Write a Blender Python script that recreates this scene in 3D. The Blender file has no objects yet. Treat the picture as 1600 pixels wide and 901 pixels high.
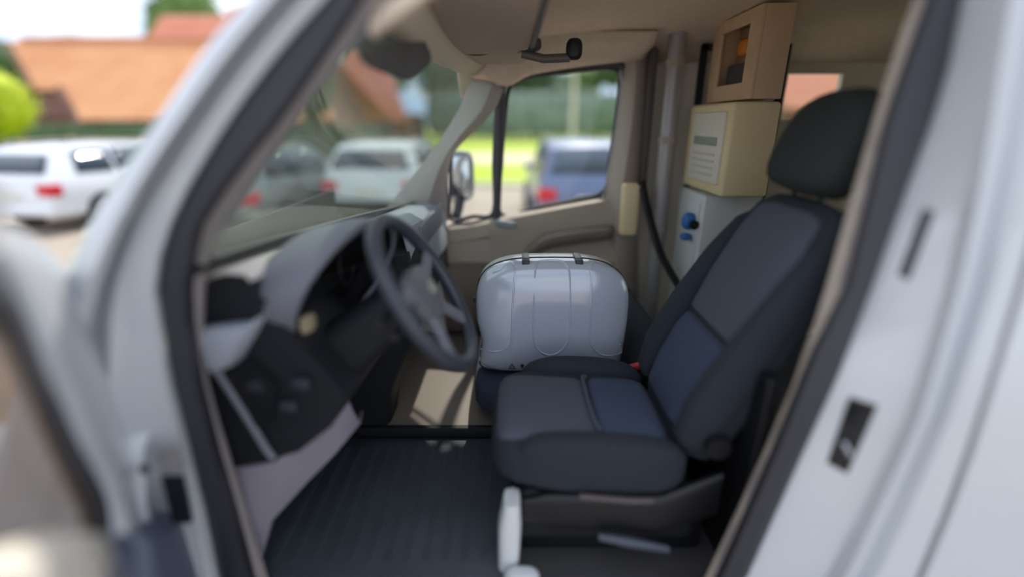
import bpy, bmesh, math, random
from mathutils import Vector, Matrix
random.seed(7)
scn = bpy.context.scene
C = scn.collection
# ------------------------------------------------------------------ camera
CAM_Z = 1.85; FPX = 740.0; PITCH = math.atan(260.0/FPX)
cam_d = bpy.data.cameras.new('camera'); cam = bpy.data.objects.new('camera', cam_d); C.objects.link(cam)
cam.location = (0, 0, CAM_Z); cam.rotation_euler = (math.pi/2-PITCH, 0, 0)
cam_d.sensor_width = 36; cam_d.lens = 36*FPX/1600; cam_d.clip_start = 0.05; cam_d.clip_end = 400
cam_d.dof.use_dof = True; cam_d.dof.focus_distance = 1.80; cam_d.dof.aperture_fstop = 0.29
scn.camera = cam
# ------------------------------------------------------------------ sky, sun, exposure
w = bpy.data.worlds.new('sky'); scn.world = w; w.use_nodes = True
nt = w.node_tree; nt.nodes.clear()
out = nt.nodes.new('ShaderNodeOutputWorld'); bg = nt.nodes.new('ShaderNodeBackground')
tc = nt.nodes.new('ShaderNodeTexCoord'); mp = nt.nodes.new('ShaderNodeMapping'); mp.inputs['Scale'].default_value = (1, 1, 2.6)
nz = nt.nodes.new('ShaderNodeTexNoise'); nz.inputs['Scale'].default_value = 2.2; nz.inputs['Detail'].default_value = 6
rp = nt.nodes.new('ShaderNodeValToRGB'); rp.color_ramp.elements[0].position = .34; rp.color_ramp.elements[1].position = .54
mx = nt.nodes.new('ShaderNodeMix'); mx.data_type = 'RGBA'
mx.inputs[6].default_value = (.38, .56, .88, 1); mx.inputs[7].default_value = (.92, .95, 1.0, 1)
nt.links.new(tc.outputs['Generated'], mp.inputs['Vector']); nt.links.new(mp.outputs[0], nz.inputs['Vector'])
nt.links.new(nz.outputs['Fac'], rp.inputs['Fac']); nt.links.new(rp.outputs['Color'], mx.inputs[0])
nt.links.new(mx.outputs[2], bg.inputs['Color']); bg.inputs['Strength'].default_value = 1.3
nt.links.new(bg.outputs[0], out.inputs['Surface'])
sun_d = bpy.data.lights.new('sun', 'SUN'); sun_d.energy = 3.3; sun_d.angle = math.radians(1.2); sun_d.color = (1, .93, .82)
sun = bpy.data.objects.new('sun', sun_d); C.objects.link(sun)
SUN_DIR = Vector((.13, .60, .76)).normalized()
sun.rotation_euler = SUN_DIR.to_track_quat('Z', 'Y').to_euler(); sun.location = (0, 0, 20)
scn.view_settings.view_transform = 'Standard'; scn.view_settings.look = 'None'
scn.view_settings.gamma = 1; scn.view_settings.use_curve_mapping = False; scn.view_settings.exposure = 0.3

# ------------------------------------------------------------------ helpers
cp, sp = math.cos(PITCH), math.sin(PITCH)
def P(px, py, Y):
    """point at lateral distance Y along a sight line measured in the photograph"""
    u = (px-800)/FPX; v = -(py-450.5)/FPX
    d = Vector((u, cp+v*sp, -sp+v*cp)); return Vector((0, 0, CAM_Z))+d*(Y/d.y)
def lin(c): return tuple((x/12.92 if x <= .04045 else ((x+.055)/1.055)**2.4) for x in c)
def rgb(r, g, b): return lin((r/255, g/255, b/255))+(1,)
def mat(name, col, rough=.6, metal=0, noise=0, nscale=40, bump=0, coat=0, spec=.5, col2=None):
    m = bpy.data.materials.new(name); m.use_nodes = True; n = m.node_tree; b = n.nodes['Principled BSDF']
    b.inputs['Roughness'].default_value = rough; b.inputs['Metallic'].default_value = metal
    b.inputs['Specular IOR Level'].default_value = spec; b.inputs['Coat Weight'].default_value = coat
    b.inputs['Coat Roughness'].default_value = .06
    c = rgb(*col); b.inputs['Base Color'].default_value = c
    if noise or bump or col2:
        t = n.nodes.new('ShaderNodeTexCoord'); z = n.nodes.new('ShaderNodeTexNoise')
        z.inputs['Scale'].default_value = nscale; z.inputs['Detail'].default_value = 4
        n.links.new(t.outputs['Object'], z.inputs['Vector'])
        if noise or col2:
            r = n.nodes.new('ShaderNodeValToRGB'); r.color_ramp.elements[0].position = .3; r.color_ramp.elements[1].position = .7
            if col2: a, e = c, rgb(*col2)
            else: a = tuple(x*(1-noise) for x in c[:3])+(1,); e = tuple(min(1, x*(1+noise)) for x in c[:3])+(1,)
            r.color_ramp.elements[0].color = a; r.color_ramp.elements[1].color = e
            n.links.new(z.outputs['Fac'], r.inputs['Fac']); n.links.new(r.outputs['Color'], b.inputs['Base Color'])
        if bump:
            u = n.nodes.new('ShaderNodeBump'); u.inputs['Strength'].default_value = bump; u.inputs['Distance'].default_value = .01
            n.links.new(z.outputs['Fac'], u.inputs['Height']); n.links.new(u.outputs[0], b.inputs['Normal'])
    return m
def glass(name, tint, gloss=.06, haze=.0):
    m = bpy.data.materials.new(name); m.use_nodes = True; n = m.node_tree; n.nodes.clear()
    o = n.nodes.new('ShaderNodeOutputMaterial'); t = n.nodes.new('ShaderNodeBsdfTransparent'); g = n.nodes.new('ShaderNodeBsdfGlossy')
    t.inputs['Color'].default_value = rgb(*tint); g.inputs['Roughness'].default_value = .02
    lw_ = n.nodes.new('ShaderNodeLayerWeight'); pw = n.nodes.new('ShaderNodeMath'); pw.operation = 'POWER'; pw.inputs[1].default_value = 4.5
    f = n.nodes.new('ShaderNodeMath'); f.operation = 'MULTIPLY_ADD'; f.inputs[1].default_value = .7; f.inputs[2].default_value = .04
    n.links.new(lw_.outputs['Facing'], pw.inputs[0]); n.links.new(pw.outputs[0], f.inputs[0])
    x = n.nodes.new('ShaderNodeMixShader'); n.links.new(f.outputs[0], x.inputs[0]); n.links.new(t.outputs[0], x.inputs[1]); n.links.new(g.outputs[0], x.inputs[2])
    last = x
    if haze:  # mixes an even pale haze into the pane
        d = n.nodes.new('ShaderNodeBsdfDiffuse'); d.inputs['Color'].default_value = rgb(205, 208, 200)
        y = n.nodes.new('ShaderNodeMixShader'); y.inputs[0].default_value = haze
        n.links.new(x.outputs[0], y.inputs[1]); n.links.new(d.outputs[0], y.inputs[2]); last = y
    n.links.new(last.outputs[0], o.inputs['Surface']); return m

def finish(bm, name, m, parent=None, smooth=True, sub=0, solid=0):
    if parent is not None:
        off = Vector(parent.get('_o', (0, 0, 0)))
        if off.length > 0: bmesh.ops.translate(bm, verts=bm.verts, vec=-off)
    bmesh.ops.recalc_face_normals(bm, faces=bm.faces)
    me = bpy.data.meshes.new(name); bm.to_mesh(me); bm.free()
    if smooth: me.shade_smooth()
    me.materials.append(m)
    o = bpy.data.objects.new(name, me); C.objects.link(o); o.parent = parent
    if parent is not None and parent.get('_o') is not None: o['_o'] = tuple(parent['_o'])
    if solid: s = o.modifiers.new('s', 'SOLIDIFY'); s.thickness = solid; s.offset = 0
    if sub: s = o.modifiers.new('u', 'SUBSURF'); s.levels = sub; s.render_levels = sub
    if smooth:
        try: me.set_sharp_from_angle(angle=math.radians(40))
        except Exception: pass
    return o
def thing(name, label, cat, loc=(0, 0, 0), group=None):
    o = bpy.data.objects.new(name, None); C.objects.link(o); o.location = loc; o['_o'] = tuple(loc)
    o['label'] = label; o['category'] = cat
    if group: o['group'] = group
    return o
def tag(o, label, cat, group=None, kind=None):
    o['label'] = label; o['category'] = cat
    if group: o['group'] = group
    if kind: o['kind'] = kind
    return o
def struct(name, label=None):
    o = bpy.data.objects.new(name, None); C.objects.link(o); o['kind'] = 'structure'
    if label: o['label'] = label
    return o
def S(o, label=None):
    o['kind'] = 'structure'
    if label: o['label'] = label
    return o
def B(): return bmesh.new()
def box(bm, lo, hi, r=0, seg=2, M=None):
    g = bmesh.ops.create_cube(bm, size=1)['verts']
    lo, hi = Vector(lo), Vector(hi); s = hi-lo; c = (hi+lo)/2
    for v in g: v.co = Vector((v.co.x*s.x, v.co.y*s.y, v.co.z*s.z))
    if r:
        es = list({e for v in g for e in v.link_edges})
        res = bmesh.ops.bevel(bm, geom=es, offset=r, segments=seg, affect='EDGES', profile=.5)
        g = list({v for f in res['faces'] for v in f.verts} | {v for v in g if v.is_valid})
    for v in g: v.co = v.co+c
    if M:
        for v in g: v.co = M @ v.co
    return g
def obox(bm, c, ax, ay, az, r=0, seg=2):
    """box with full-size axis vectors"""
    c = Vector(c); ax, ay, az = Vector(ax), Vector(ay), Vector(az)
    M = Matrix((ax.normalized(), ay.normalized(), az.normalized())).transposed().to_4x4(); M.translation = c
    h = Vector((ax.length, ay.length, az.length))/2
    return box(bm, -h, h, r, seg, M)
def tube(bm, pts, r, n=8, closed=False, flat=1.0, rs=None):
    pts = [Vector(p) for p in pts]; N = len(pts); rings = []; up = None
    for i, p in enumerate(pts):
        a = pts[(i-1) % N] if (closed or i > 0) else p; b = pts[(i+1) % N] if (closed or i < N-1) else p
        t = (b-a).normalized()
        if up is None:
            up = Vector((0, 0, 1)) if abs(t.z) < .9 else Vector((1, 0, 0))
        x = t.cross(up).normalized(); y = x.cross(t).normalized(); up = y
        rr = rs[i] if rs else r
        rings.append([bm.verts.new(p+x*math.cos(k*2*math.pi/n)*rr+y*math.sin(k*2*math.pi/n)*rr*flat) for k in range(n)])
    for i in range(N if closed else N-1):
        A, D = rings[i], rings[(i+1) % N]
        for k in range(n): bm.faces.new((A[k], A[(k+1) % n], D[(k+1) % n], D[k]))
    if not closed: bm.faces.new(rings[0][::-1]); bm.faces.new(rings[-1])
def smoothpath(pts, per=6, closed=False):
    pts = [Vector(p) for p in pts]; N = len(pts); o = []
    rng = range(N if closed else N-1)
    for i in rng:
        g = lambda j: pts[j % N] if closed else pts[max(0, min(N-1, j))]
        a, b, c, d = g(i-1), g(i), g(i+1), g(i+2)
        for k in range(per):
            t = k/per
            o.append(.5*((2*b)+(c-a)*t+(2*a-5*b+4*c-d)*t*t+(3*b-a-3*c+d)*t**3))
    if not closed: o.append(pts[-1])
    return o
def strips(bm, curves, closed=False):
    """skin between polylines with equal counts"""
    rows = [[bm.verts.new(p) for p in c] for c in curves]
    for A, D in zip(rows, rows[1:]):
        n = len(A)
        for i in range(n if closed else n-1):
            j = (i+1) % n; bm.faces.new((A[i], A[j], D[j], D[i]))
    return rows
def loft(bm, st, n=24, e=2.6):
    """stations: (centre, half-axis u, half-axis v)"""
    rings = []
    for c, u, v in st:
        c, u, v = Vector(c), Vector(u), Vector(v); R = []
        for k in range(n):
            a = 2*math.pi*k/n; ca, sa = math.cos(a), math.sin(a)
            R.append(bm.verts.new(c+u*math.copysign(abs(ca)**(2/e), ca)+v*math.copysign(abs(sa)**(2/e), sa)))
        rings.append(R)
    for A, D in zip(rings, rings[1:]):
        for k in range(n): bm.faces.new((A[k], A[(k+1) % n], D[(k+1) % n], D[k]))
    bm.faces.new(rings[0][::-1]); bm.faces.new(rings[-1])
def pillow(bm, c, ax, ay, az, e=4, n=32, m=10):
    """rounded block: loft along ax, section ay/az (full sizes)"""
    c = Vector(c); ax, ay, az = Vector(ax), Vector(ay), Vector(az); st = []
    for i in range(m+1):
        t = -math.cos(math.pi*i/m)*.999; s = (1-abs(t)**e)**(1/e)
        st.append((c+ax*.5*t, ay*.5*s, az*.5*s))
    loft(bm, st, n, e)
def prism(bm, poly, y0, y1, axis='Y'):
    """polygon in XZ extruded along Y"""
    def q(a, b, y): return Vector((a, y, b)) if axis == 'Y' else (Vector((y, a, b)) if axis == 'X' else Vector((a, b, y)))
    A = [bm.verts.new(q(a, b, y0)) for a, b in poly]; D = [bm.verts.new(q(a, b, y1)) for a, b in poly]; n = len(A)
    for i in range(n): bm.faces.new((A[i], A[(i+1) % n], D[(i+1) % n], D[i]))
    bm.faces.new(A[::-1]); bm.faces.new(D)
def cyl(bm, a, b, r, n=20, r2=None):
    tube(bm, [a, b], r, n, rs=[r, r2 if r2 is not None else r])
def plate(bm, pts, nrm, th):
    """flat polygon with thickness along nrm"""
    nrm = Vector(nrm).normalized()*th
    A = [bm.verts.new(Vector(p)) for p in pts]; D = [bm.verts.new(Vector(p)+nrm) for p in pts]; n = len(A)
    for i in range(n): bm.faces.new((A[i], A[(i+1) % n], D[(i+1) % n], D[i]))
    bm.faces.new(A[::-1]); bm.faces.new(D)
def interp(tab, y):
    tab = sorted(tab, key=lambda t: t[1])
    if y <= tab[0][1]:
        (x0, y0), (x1, y1) = tab[0], tab[1]
    elif y >= tab[-1][1]:
        (x0, y0), (x1, y1) = tab[-2], tab[-1]
    else:
        for (x0, y0), (x1, y1) in zip(tab, tab[1:]):
            if y0 <= y <= y1: break
    return x0+(x1-x0)*(y-y0)/(y1-y0)

# ------------------------------------------------------------------ materials
M = {}
M['paint'] = mat('white_paint', (200, 204, 209), .32, coat=.5)
M['rubber'] = mat('black_rubber', (48, 49, 55), .55, bump=.1, nscale=80)
M['seal2'] = mat('grey_rubber', (70, 68, 74), .6)
M['trimbeige'] = mat('beige_trim', (172, 160, 147), .6, bump=.12, nscale=200)
M['trimgrey'] = mat('grey_trim', (136, 128, 128), .6, bump=.12, nscale=200)
M['head'] = mat('headliner', (226, 206, 186), .9, noise=.05, nscale=30)
M['headedge'] = mat('headliner_edge', (214, 200, 182), .8)
M['dark'] = mat('dark_plastic', (30, 32, 37), .6, spec=.3, bump=.15, nscale=250)
M['darker'] = mat('black_plastic', (18, 19, 23), .45)
M['dashgrey'] = mat('dash_grey', (112, 114, 124), .5, bump=.12, nscale=250)
M['dashlight'] = mat('dash_light', (150, 156, 168), .45, bump=.1, nscale=250)
M['kick'] = mat('kick_panel_grey', (134, 130, 142), .6, bump=.1, nscale=200)
M['mat'] = mat('floor_mat_rubber', (60, 66, 74), .75, noise=.15, nscale=6, bump=.2)
M['floor'] = mat('floor_vinyl', (62, 60, 62), .7, noise=.1, nscale=12)
M['fab'] = mat('seat_fabric_centre', (78, 81, 94), .95, noise=.12, nscale=320, bump=.35)
M['fabblue'] = mat('seat_fabric_blue', (60, 70, 92), .95, noise=.1, nscale=320, bump=.3)
M['fabdark'] = mat('seat_fabric_bolster', (40, 45, 54), .95, noise=.1, nscale=320, bump=.3)
M['headrest'] = mat('headrest_fabric', (42, 48, 48), .9, noise=.08, nscale=320, bump=.25)
M['case'] = mat('silver_shell', (190, 197, 210), .14, metal=.12, noise=.03, nscale=700, bump=.03, coat=.8)
M['casetop'] = mat('pale_shell', (214, 212, 208), .3, noise=.03, nscale=500, coat=.5)
M['latch'] = mat('latch_grey', (58, 59, 64), .35)
M['ink'] = mat('black_ink', (14, 14, 16), .5)
M['red'] = mat('red_plastic', (205, 70, 78), .4)
M['cream'] = mat('cream_plastic', (232, 212, 168), .5, noise=.03, nscale=10)
M['wood'] = mat('beige_cabinet', (214, 182, 148), .55, noise=.05, nscale=14)
M['orange'] = mat('orange_plastic', (216, 128, 40), .5)
M['white'] = mat('white_plastic', (208, 212, 214), .5)
M['blue'] = mat('blue_plastic', (48, 110, 182), .4)
M['alu'] = mat('grey_metal', (168, 164, 164), .4, metal=.3)
M['chrome'] = mat('chrome', (200, 204, 210), .15, metal=1)
M['glass'] = glass('clear_glass', (246, 250, 248))
M['wind'] = glass('windshield_glass', (214, 226, 216), haze=.20)  # windshield haze is mixed into the glass as pale diffuse colour
M['carglass'] = mat('car_glass', (40, 58, 76), .08, spec=.8)
M['tyre'] = mat('tyre', (28, 28, 30), .8)
M['rim'] = mat('wheel_rim', (150, 152, 156), .35, metal=.7)
M['carwhite'] = mat('car_white', (226, 230, 236), .25, coat=.6)
M['carsilver'] = mat('car_silver', (142, 150, 150), .3, metal=.4, coat=.5)
M['carblue'] = mat('car_blue', (96, 112, 150), .3, coat=.5)
M['tail'] = mat('tail_light', (205, 34, 52), .25)
M['lamp'] = mat('lamp_lens', (210, 214, 220), .2)
M['plate'] = mat('number_plate', (220, 220, 205), .5)
M['asphalt'] = mat('asphalt', (172, 158, 142), .9, col2=(150, 140, 130), nscale=1.2)
M['path'] = mat('path_gravel', (206, 192, 160), .9, noise=.08, nscale=2)
M['grass'] = mat('grass', (150, 172, 40), .9, col2=(176, 192, 52), nscale=.5)
M['tile'] = mat('roof_tile_orange', (224, 170, 126), .8, col2=(212, 150, 108), nscale=.6)
M['tile2'] = mat('roof_tile_red', (204, 132, 108), .8, col2=(212, 144, 118), nscale=.6)
M['brick'] = mat('brick_wall', (112, 78, 66), .9, noise=.2, nscale=3)
M['wallw'] = mat('rendered_wall', (206, 200, 192), .9)
M['leafdark'] = mat('leaf_dark', (70, 92, 62), .8, noise=.3, nscale=.8)
M['leafmid'] = mat('leaf_mid', (98, 124, 62), .8, noise=.3, nscale=.8)
M['leaflime'] = mat('leaf_lime', (176, 190, 44), .8, noise=.2, nscale=1.5)
M['leafgrey'] = mat('leaf_grey', (104, 122, 108), .8, noise=.25, nscale=.8)
M['bark'] = mat('bark', (84, 74, 62), .9, noise=.2, nscale=6)
M['flower'] = mat('orange_blossom', (214, 140, 50), .8)
M['sign'] = mat('panel_white', (226, 220, 206), .5)
M['greypanel'] = mat('grey_green_panel', (150, 158, 140), .5)

# ================================================================== OUTSIDE SETTING
bm = B(); box(bm, (-60, -12, -.2), (60, 14.6, 0)); S(finish(bm, 'ground', M['asphalt'], smooth=False), 'sunlit beige asphalt parking lot around the van')
bm = B(); box(bm, (-90, 14.6, -.2), (90, 23, .02)); S(finish(bm, 'lawn', M['grass'], smooth=False), 'near strip of bright lime green grass beyond the parking lot')
bm = B(); box(bm, (-90, 23, -.2), (90, 31, .0)); S(finish(bm, 'path', M['path'], smooth=False), 'pale path between two strips of grass')
bm = B(); box(bm, (-120, 31, -.2), (120, 150, .03)); S(finish(bm, 'lawn', M['grass'], smooth=False), 'far strip of bright grass running up to the trees')
bm = B(); box(bm, (-30, 14.4, 0), (30, 14.6, .12), .02); S(finish(bm, 'kerb', M['wallw'], smooth=False), 'low pale kerb along the edge of the grass')

# ------------------------------------------------------------------ trees
def leaves(bm, c, r, n, size):
    c = Vector(c)
    for _ in range(n):
        d = Vector((random.gauss(0, 1), random.gauss(0, 1), random.gauss(0, 1))).normalized()
        q = c+Vector((d.x*r[0], d.y*r[1], d.z*r[2]))*random.uniform(.72, 1.03)
        a = (d+Vector((random.uniform(-.8, .8), random.uniform(-.8, .8), random.uniform(-.8, .8)))).normalized()
        u = a.orthogonal().normalized(); v = a.cross(u); s = size*random.uniform(.6, 1.3)
        bm.faces.new([bm.verts.new(q+u*s), bm.verts.new(q+v*s*.6), bm.verts.new(q-u*s), bm.verts.new(q-v*s*.6)])
def core(bm, c, r):
    g = bmesh.ops.create_icosphere(bm, subdivisions=3, radius=1)['verts']
    for v in g:
        k = .8+.1*math.sin(v.co.x*7+c[0])*math.cos(v.co.z*6+c[1])
        v.co = Vector(c)+Vector((v.co.x*r[0], v.co.y*r[1], v.co.z*r[2]))*k
def tree(x, y, h, rad, m, label, name='tree', blobs=5, trunk=.22, nl=500, cat='tree', leaf=.22, group=None, z0=.28):
    t = thing(name, label, cat, (x, y, 0), group)
    bm = B(); cz = h*(1+z0)/2
    for i in range(blobs):
        a = 2*math.pi*i/blobs+random.random(); k = .45 if blobs > 1 else 0
        c = (x+math.cos(a)*rad*k, y+math.sin(a)*rad*k, cz+random.uniform(-.22, .22)*h*(1-z0)); r = (rad*.68, rad*.68, h*(1-z0)*.36)
        core(bm, c, r); leaves(bm, c, r, nl//blobs*2, leaf)
    c = (x, y, h-h*(1-z0)*.3); r = (rad*.6, rad*.6, h*(1-z0)*.3); core(bm, c, r); leaves(bm, c, r, nl//3, leaf)
    finish(bm, 'crown', m, t, smooth=False)
    bm = B(); cyl(bm, (x, y, 0), (x, y, cz), trunk, 10, trunk*.6)
    for k in range(3):
        a = k*2.1; tube(bm, [(x, y, cz*.6), (x+math.cos(a)*rad*.4, y+math.sin(a)*rad*.4, cz)], .08, 6)
    finish(bm, 'trunk', M['bark'], t)
    return t
tree(-34.8, 57, 19, 4.2, M['leafmid'], 'tall leafy green tree behind the left house ridge, against the sky', nl=1400)
tree(-46.5, 45, 10.2, 4.0, M['leafdark'], 'dark green tree at the left edge beyond the left house gable', nl=700)
tree(-55, 66, 12.6, 5.5, M['leafgrey'], 'rounded distant tree just showing over the middle of the left roof', nl=500)
tree(-19.9, 18.5, 3.7, 1.8, M['leaflime'], 'bright yellow-green bush at the left edge below the roof', name='bush', nl=900, cat='bush', leaf=.12, trunk=.08, z0=.1)
tree(-8.4, 21.8, 6.6, .7, M['leafdark'], 'slim dark tree between the two red roofs seen through the windshield', nl=500, blobs=3)
tree(-7.2, 59, 13.6, 4.2, M['leafgrey'], 'large grey-green tree behind the white car, seen through the windshield', nl=900)
tree(-17.8, 71, 15.5, 5.6, M['leafgrey'], 'tall pale tree farther left through the windshield, behind the roofs', nl=800)
tree(2.7, 58, 9.5, 4.3, M['leafdark'], 'dark tree left of the lamp post in the passenger window', nl=800)
tree(8.2, 66, 8.5, 3.5, M['leafmid'], 'low tree under the bright gap of sky in the passenger window', nl=500)
tree(14.5, 60, 12.5, 5.2, M['leafdark'], 'dark tree right of the lamp post in the passenger window', nl=800)
tree(-2.2, 70, 12, 5.5, M['leafmid'], 'tree showing in the corner quarter window of the passenger door', nl=500)
def hedge(x0, x1, y, h, d, m, label):
    bm = B(); n = int((x1-x0)/.8)
    for i in range(n):
        c = (x0+(i+.5)*(x1-x0)/n, y, h*.5); r = (1.1, d, h*.52); core(bm, c, r); leaves(bm, c, r, 50, .14)
    return tag(finish(bm, 'hedge', m, smooth=False), label, 'hedge')
hedge(-8, 26, 50, 5.0, 1.4, M['leafgrey'], 'long grey-green hedge across the far side of the field')
hedge(-26, -7, 24.5, 1.9, .6, M['leafdark'], 'dark hedge in front of the houses, behind the parked cars')
bm = B()
for i in range(60):
    leaves(bm, (-19+i*.17, 18.5, .75+random.random()*.4), (.18, .2, .2), 10, .07)
o = finish(bm, 'flower_bed', M['flower'], smooth=False); tag(o, 'low bed of orange flowers behind the left white car', 'flowers', kind='stuff')
# lamp post
t = thing('lamp_post', 'pale lamp post standing in the far grass, seen through the passenger window', 'lamp', (4.6, 38, 0))
bm = B(); cyl(bm, (4.6, 38, 0), (4.6, 38, 6.2), .16, 14, .11); finish(bm, 'post', M['wallw'], t)
bm = B(); box(bm, (4.3, 37.4, 6.2), (4.9, 38.2, 6.4), .05); finish(bm, 'lamp_head', M['greypanel'], t)

# ------------------------------------------------------------------ houses
def roof_slope(name, a, b, c, d, m, parent, rows=26, th=.09):
    """tiled slope: a-b is the eave, d-c the ridge; overlapping courses"""
    a, b, c, d = map(Vector, (a, b, c, d)); nrm = (b-a).cross(d-a).normalized()
    if nrm.z < 0: nrm = -nrm
    bm = B()
    for i in range(rows):
        t0, t1 = i/rows, (i+1.15)/rows
        t1 = min(t1, 1.0)
        p0, p1 = a.lerp(d, t0), b.lerp(c, t0); q0, q1 = a.lerp(d, t1), b.lerp(c, t1)
        nt_ = max(8, int((p1-p0).length/.45))
        prev = None
        for k in range(nt_+1):
            f = k/nt_; l = nrm*(th+(.015 if k % 2 else 0)); p = p0.lerp(p1, f); q = q0.lerp(q1, f)
            cur = (bm.verts.new(p), bm.verts.new(p+l), bm.verts.new(q+nrm*.03))
            if prev:
                bm.faces.new((prev[0], cur[0], cur[1], prev[1])); bm.faces.new((prev[1], cur[1], cur[2], prev[2]))
            prev = cur
    o = finish(bm, name, m, parent, smooth=False); return o
def window(parent, x, y, z, w_, h_, axis='x'):
    bm = B(); f = .07
    if axis == 'x':
        for lo, hi in (((x, y-.05, z), (x+w_, y+.05, z+f)), ((x, y-.05, z+h_-f), (x+w_, y+.05, z+h_)), ((x, y-.05, z), (x+f, y+.05, z+h_)), ((x+w_-f, y-.05, z), (x+w_, y+.05, z+h_)), ((x+w_/2-f/2, y-.05, z), (x+w_/2+f/2, y+.05, z+h_))): box(bm, lo, hi)
    fr = finish(bm, 'window', M['wallw'], parent, smooth=False)
    bm = B(); box(bm, (x+f, y-.01, z+f), (x+w_-f, y+.01, z+h_-f)); finish(bm, 'pane', M['carglass'], fr, smooth=False)
# left house: ridge runs left-right, slope faces the lot
hs = thing('house', 'brick house with a long orange tiled roof at the left of the photo', 'house', (-22, 27, 0))
Yr, Ye = 31.0, 25.5
def Q(px, py, Y): p = P(px, py, Y); return p
e0, e1 = Q(140, 200, Ye), Q(420, 212, Ye); r0, r1 = Q(22, 58, Yr), Q(420, 88, Yr)
e0b = Q(75, 150, Ye+1.6)
zE, zR = 1.9, 6.7
e0 = Vector((-21.9, Ye, zE)); e1 = Vector((-9, Ye, zE)); r0 = Vector((-29.6, 31.5, 6.4)); r1 = Vector((-11.5, 31.5, 6.4))
roof_slope('roof', e0, e1, r1, r0, M['tile'], hs, rows=24)
roof_slope('roof', (-9, 37.5, zE), (-29.6, 37.5, zE), r0, r1, M['tile2'], hs, rows=14)
bm = B(); box(bm, (-29.0, 31.2, 6.35), (-11.5, 31.8, 6.6), .05); finish(bm, 'ridge_cap', M['tile2'], hs)
# gable end at the left of the slope, second lower gable in front
bm = B(); prism(bm, [(26.4, 0), (37, 0), (37, 2.2), (31.5, 6.3), (26.4, 2.2)], -26.5, -11, 'X'); finish(bm, 'wall', M['brick'], hs, smooth=False)
bm = B(); box(bm, (-22, 25.9, 0), (-9.5, 30, 2.0)); finish(bm, 'wall', M['brick'], hs, smooth=False)
for s in (0,):
    bm = B(); a = Vector((-29.95, 31.4, 6.4)); b = Vector((-25.7, 27.5, 3.5)); plate(bm, [a, b, b+Vector((0, 0, -.4)), a+Vector((0, 0, -.4))], (-.3, -1, 0), .12); finish(bm, 'barge_board', M['brick'], hs, smooth=False)
roof_slope('roof', (-25.6, 27.6, 3.45), (-23.4, 27.6, 3.45), (-28.6, 31.4, 6.3), (-29.9, 31.45, 6.35), M['tile'], hs, rows=16)
bm = B(); a = Vector((-24.2, 27.6, 3.7)); b = Vector((-21.6, 25.3, 1.75)); plate(bm, [a, b, b+Vector((-.25, 0, -.3)), a+Vector((-.45, 0, -.5))], (-.4, -1, 0), .15); finish(bm, 'barge_board', M['brick'], hs, smooth=False)
for x in (-21, -18, -15, -12): window(hs, x, 25.85, .8, 1.5, 1.0)
bm = B(); box(bm, (-17.5, 33, 5.4), (-16.2, 34, 8.3), .04); finish(bm, 'chimney', M['tile2'], hs)
# second roof behind right
h2 = thing('house', 'farther red roof behind the left house, next to the tall tree', 'house', (-20, 45, 0))
roof_slope('roof', (-30.5, 42, 6.4), (-22.8, 42, 6.4), (-23.2, 46, 10.4), (-30, 46, 10.4), M['tile2'], h2, rows=12)
bm = B(); prism(bm, [(42.3, 0), (49.7, 0), (49.7, 6.5), (46, 10.3), (42.3, 6.5)], -29.6, -23, 'X'); finish(bm, 'wall', M['brick'], h2, smooth=False)
# house seen through the windshield
h3 = thing('house', 'house with two orange roofs seen through the windshield under the sun visor', 'house', (-12.5, 33, 0))
roof_slope('roof', (-12.9, 32, 1.9), (-6.6, 32, 1.9), (-8.9, 36, 6.6), (-11.2, 36, 6.6), M['tile2'], h3, rows=18)
roof_slope('roof', (-16.8, 31, 2.2), (-12.6, 31, 2.2), (-12.9, 35, 5.4), (-15.4, 35, 5.4), M['tile'], h3, rows=14)
bm = B(); box(bm, (-16.5, 32.3, 0), (-6.9, 40, 2.4)); finish(bm, 'wall', M['brick'], h3, smooth=False)
bm = B(); prism(bm, [(-11.4, 2.3), (-8.7, 2.3), (-8.9, 6.4), (-11.1, 6.4)], 36, 39); finish(bm, 'wall', M['wallw'], h3, smooth=False)
window(h3, -11.5, 32.25, .8, 1.4, 1.1); window(h3, -9, 32.25, .8, 1.4, 1.1)

F_ = 1.32
for o in [h3]+list(h3.children_recursive):
    if o.type == 'MESH':
        base = Vector((-12.5, 33, 0))
        for v in o.data.vertices:
            p = v.co+base; v.co = Vector((p.x*F_, p.y*F_, max(0, (p.z-1.85)*F_+1.85)))-base*F_
h3.location = (-12.5*F_, 33*F_, 0)
h4 = thing('house', 'red roofed brick house beyond the cargo bay, on the right', 'house', (44, 62, 0))
roof_slope('roof', (30, 56, 3.2), (58, 56, 3.2), (58, 62, 8.6), (30, 62, 8.6), M['tile2'], h4, rows=14)
bm = B(); prism(bm, [(56.3, 0), (67, 0), (67, 3.2), (62, 8.3), (56.3, 3.2)], 30.5, 57.5, 'X'); finish(bm, 'wall', M['brick'], h4, smooth=False)
for x in (34, 40, 46, 52): window(h4, x, 56.25, 1.0, 1.6, 1.3)
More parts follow.
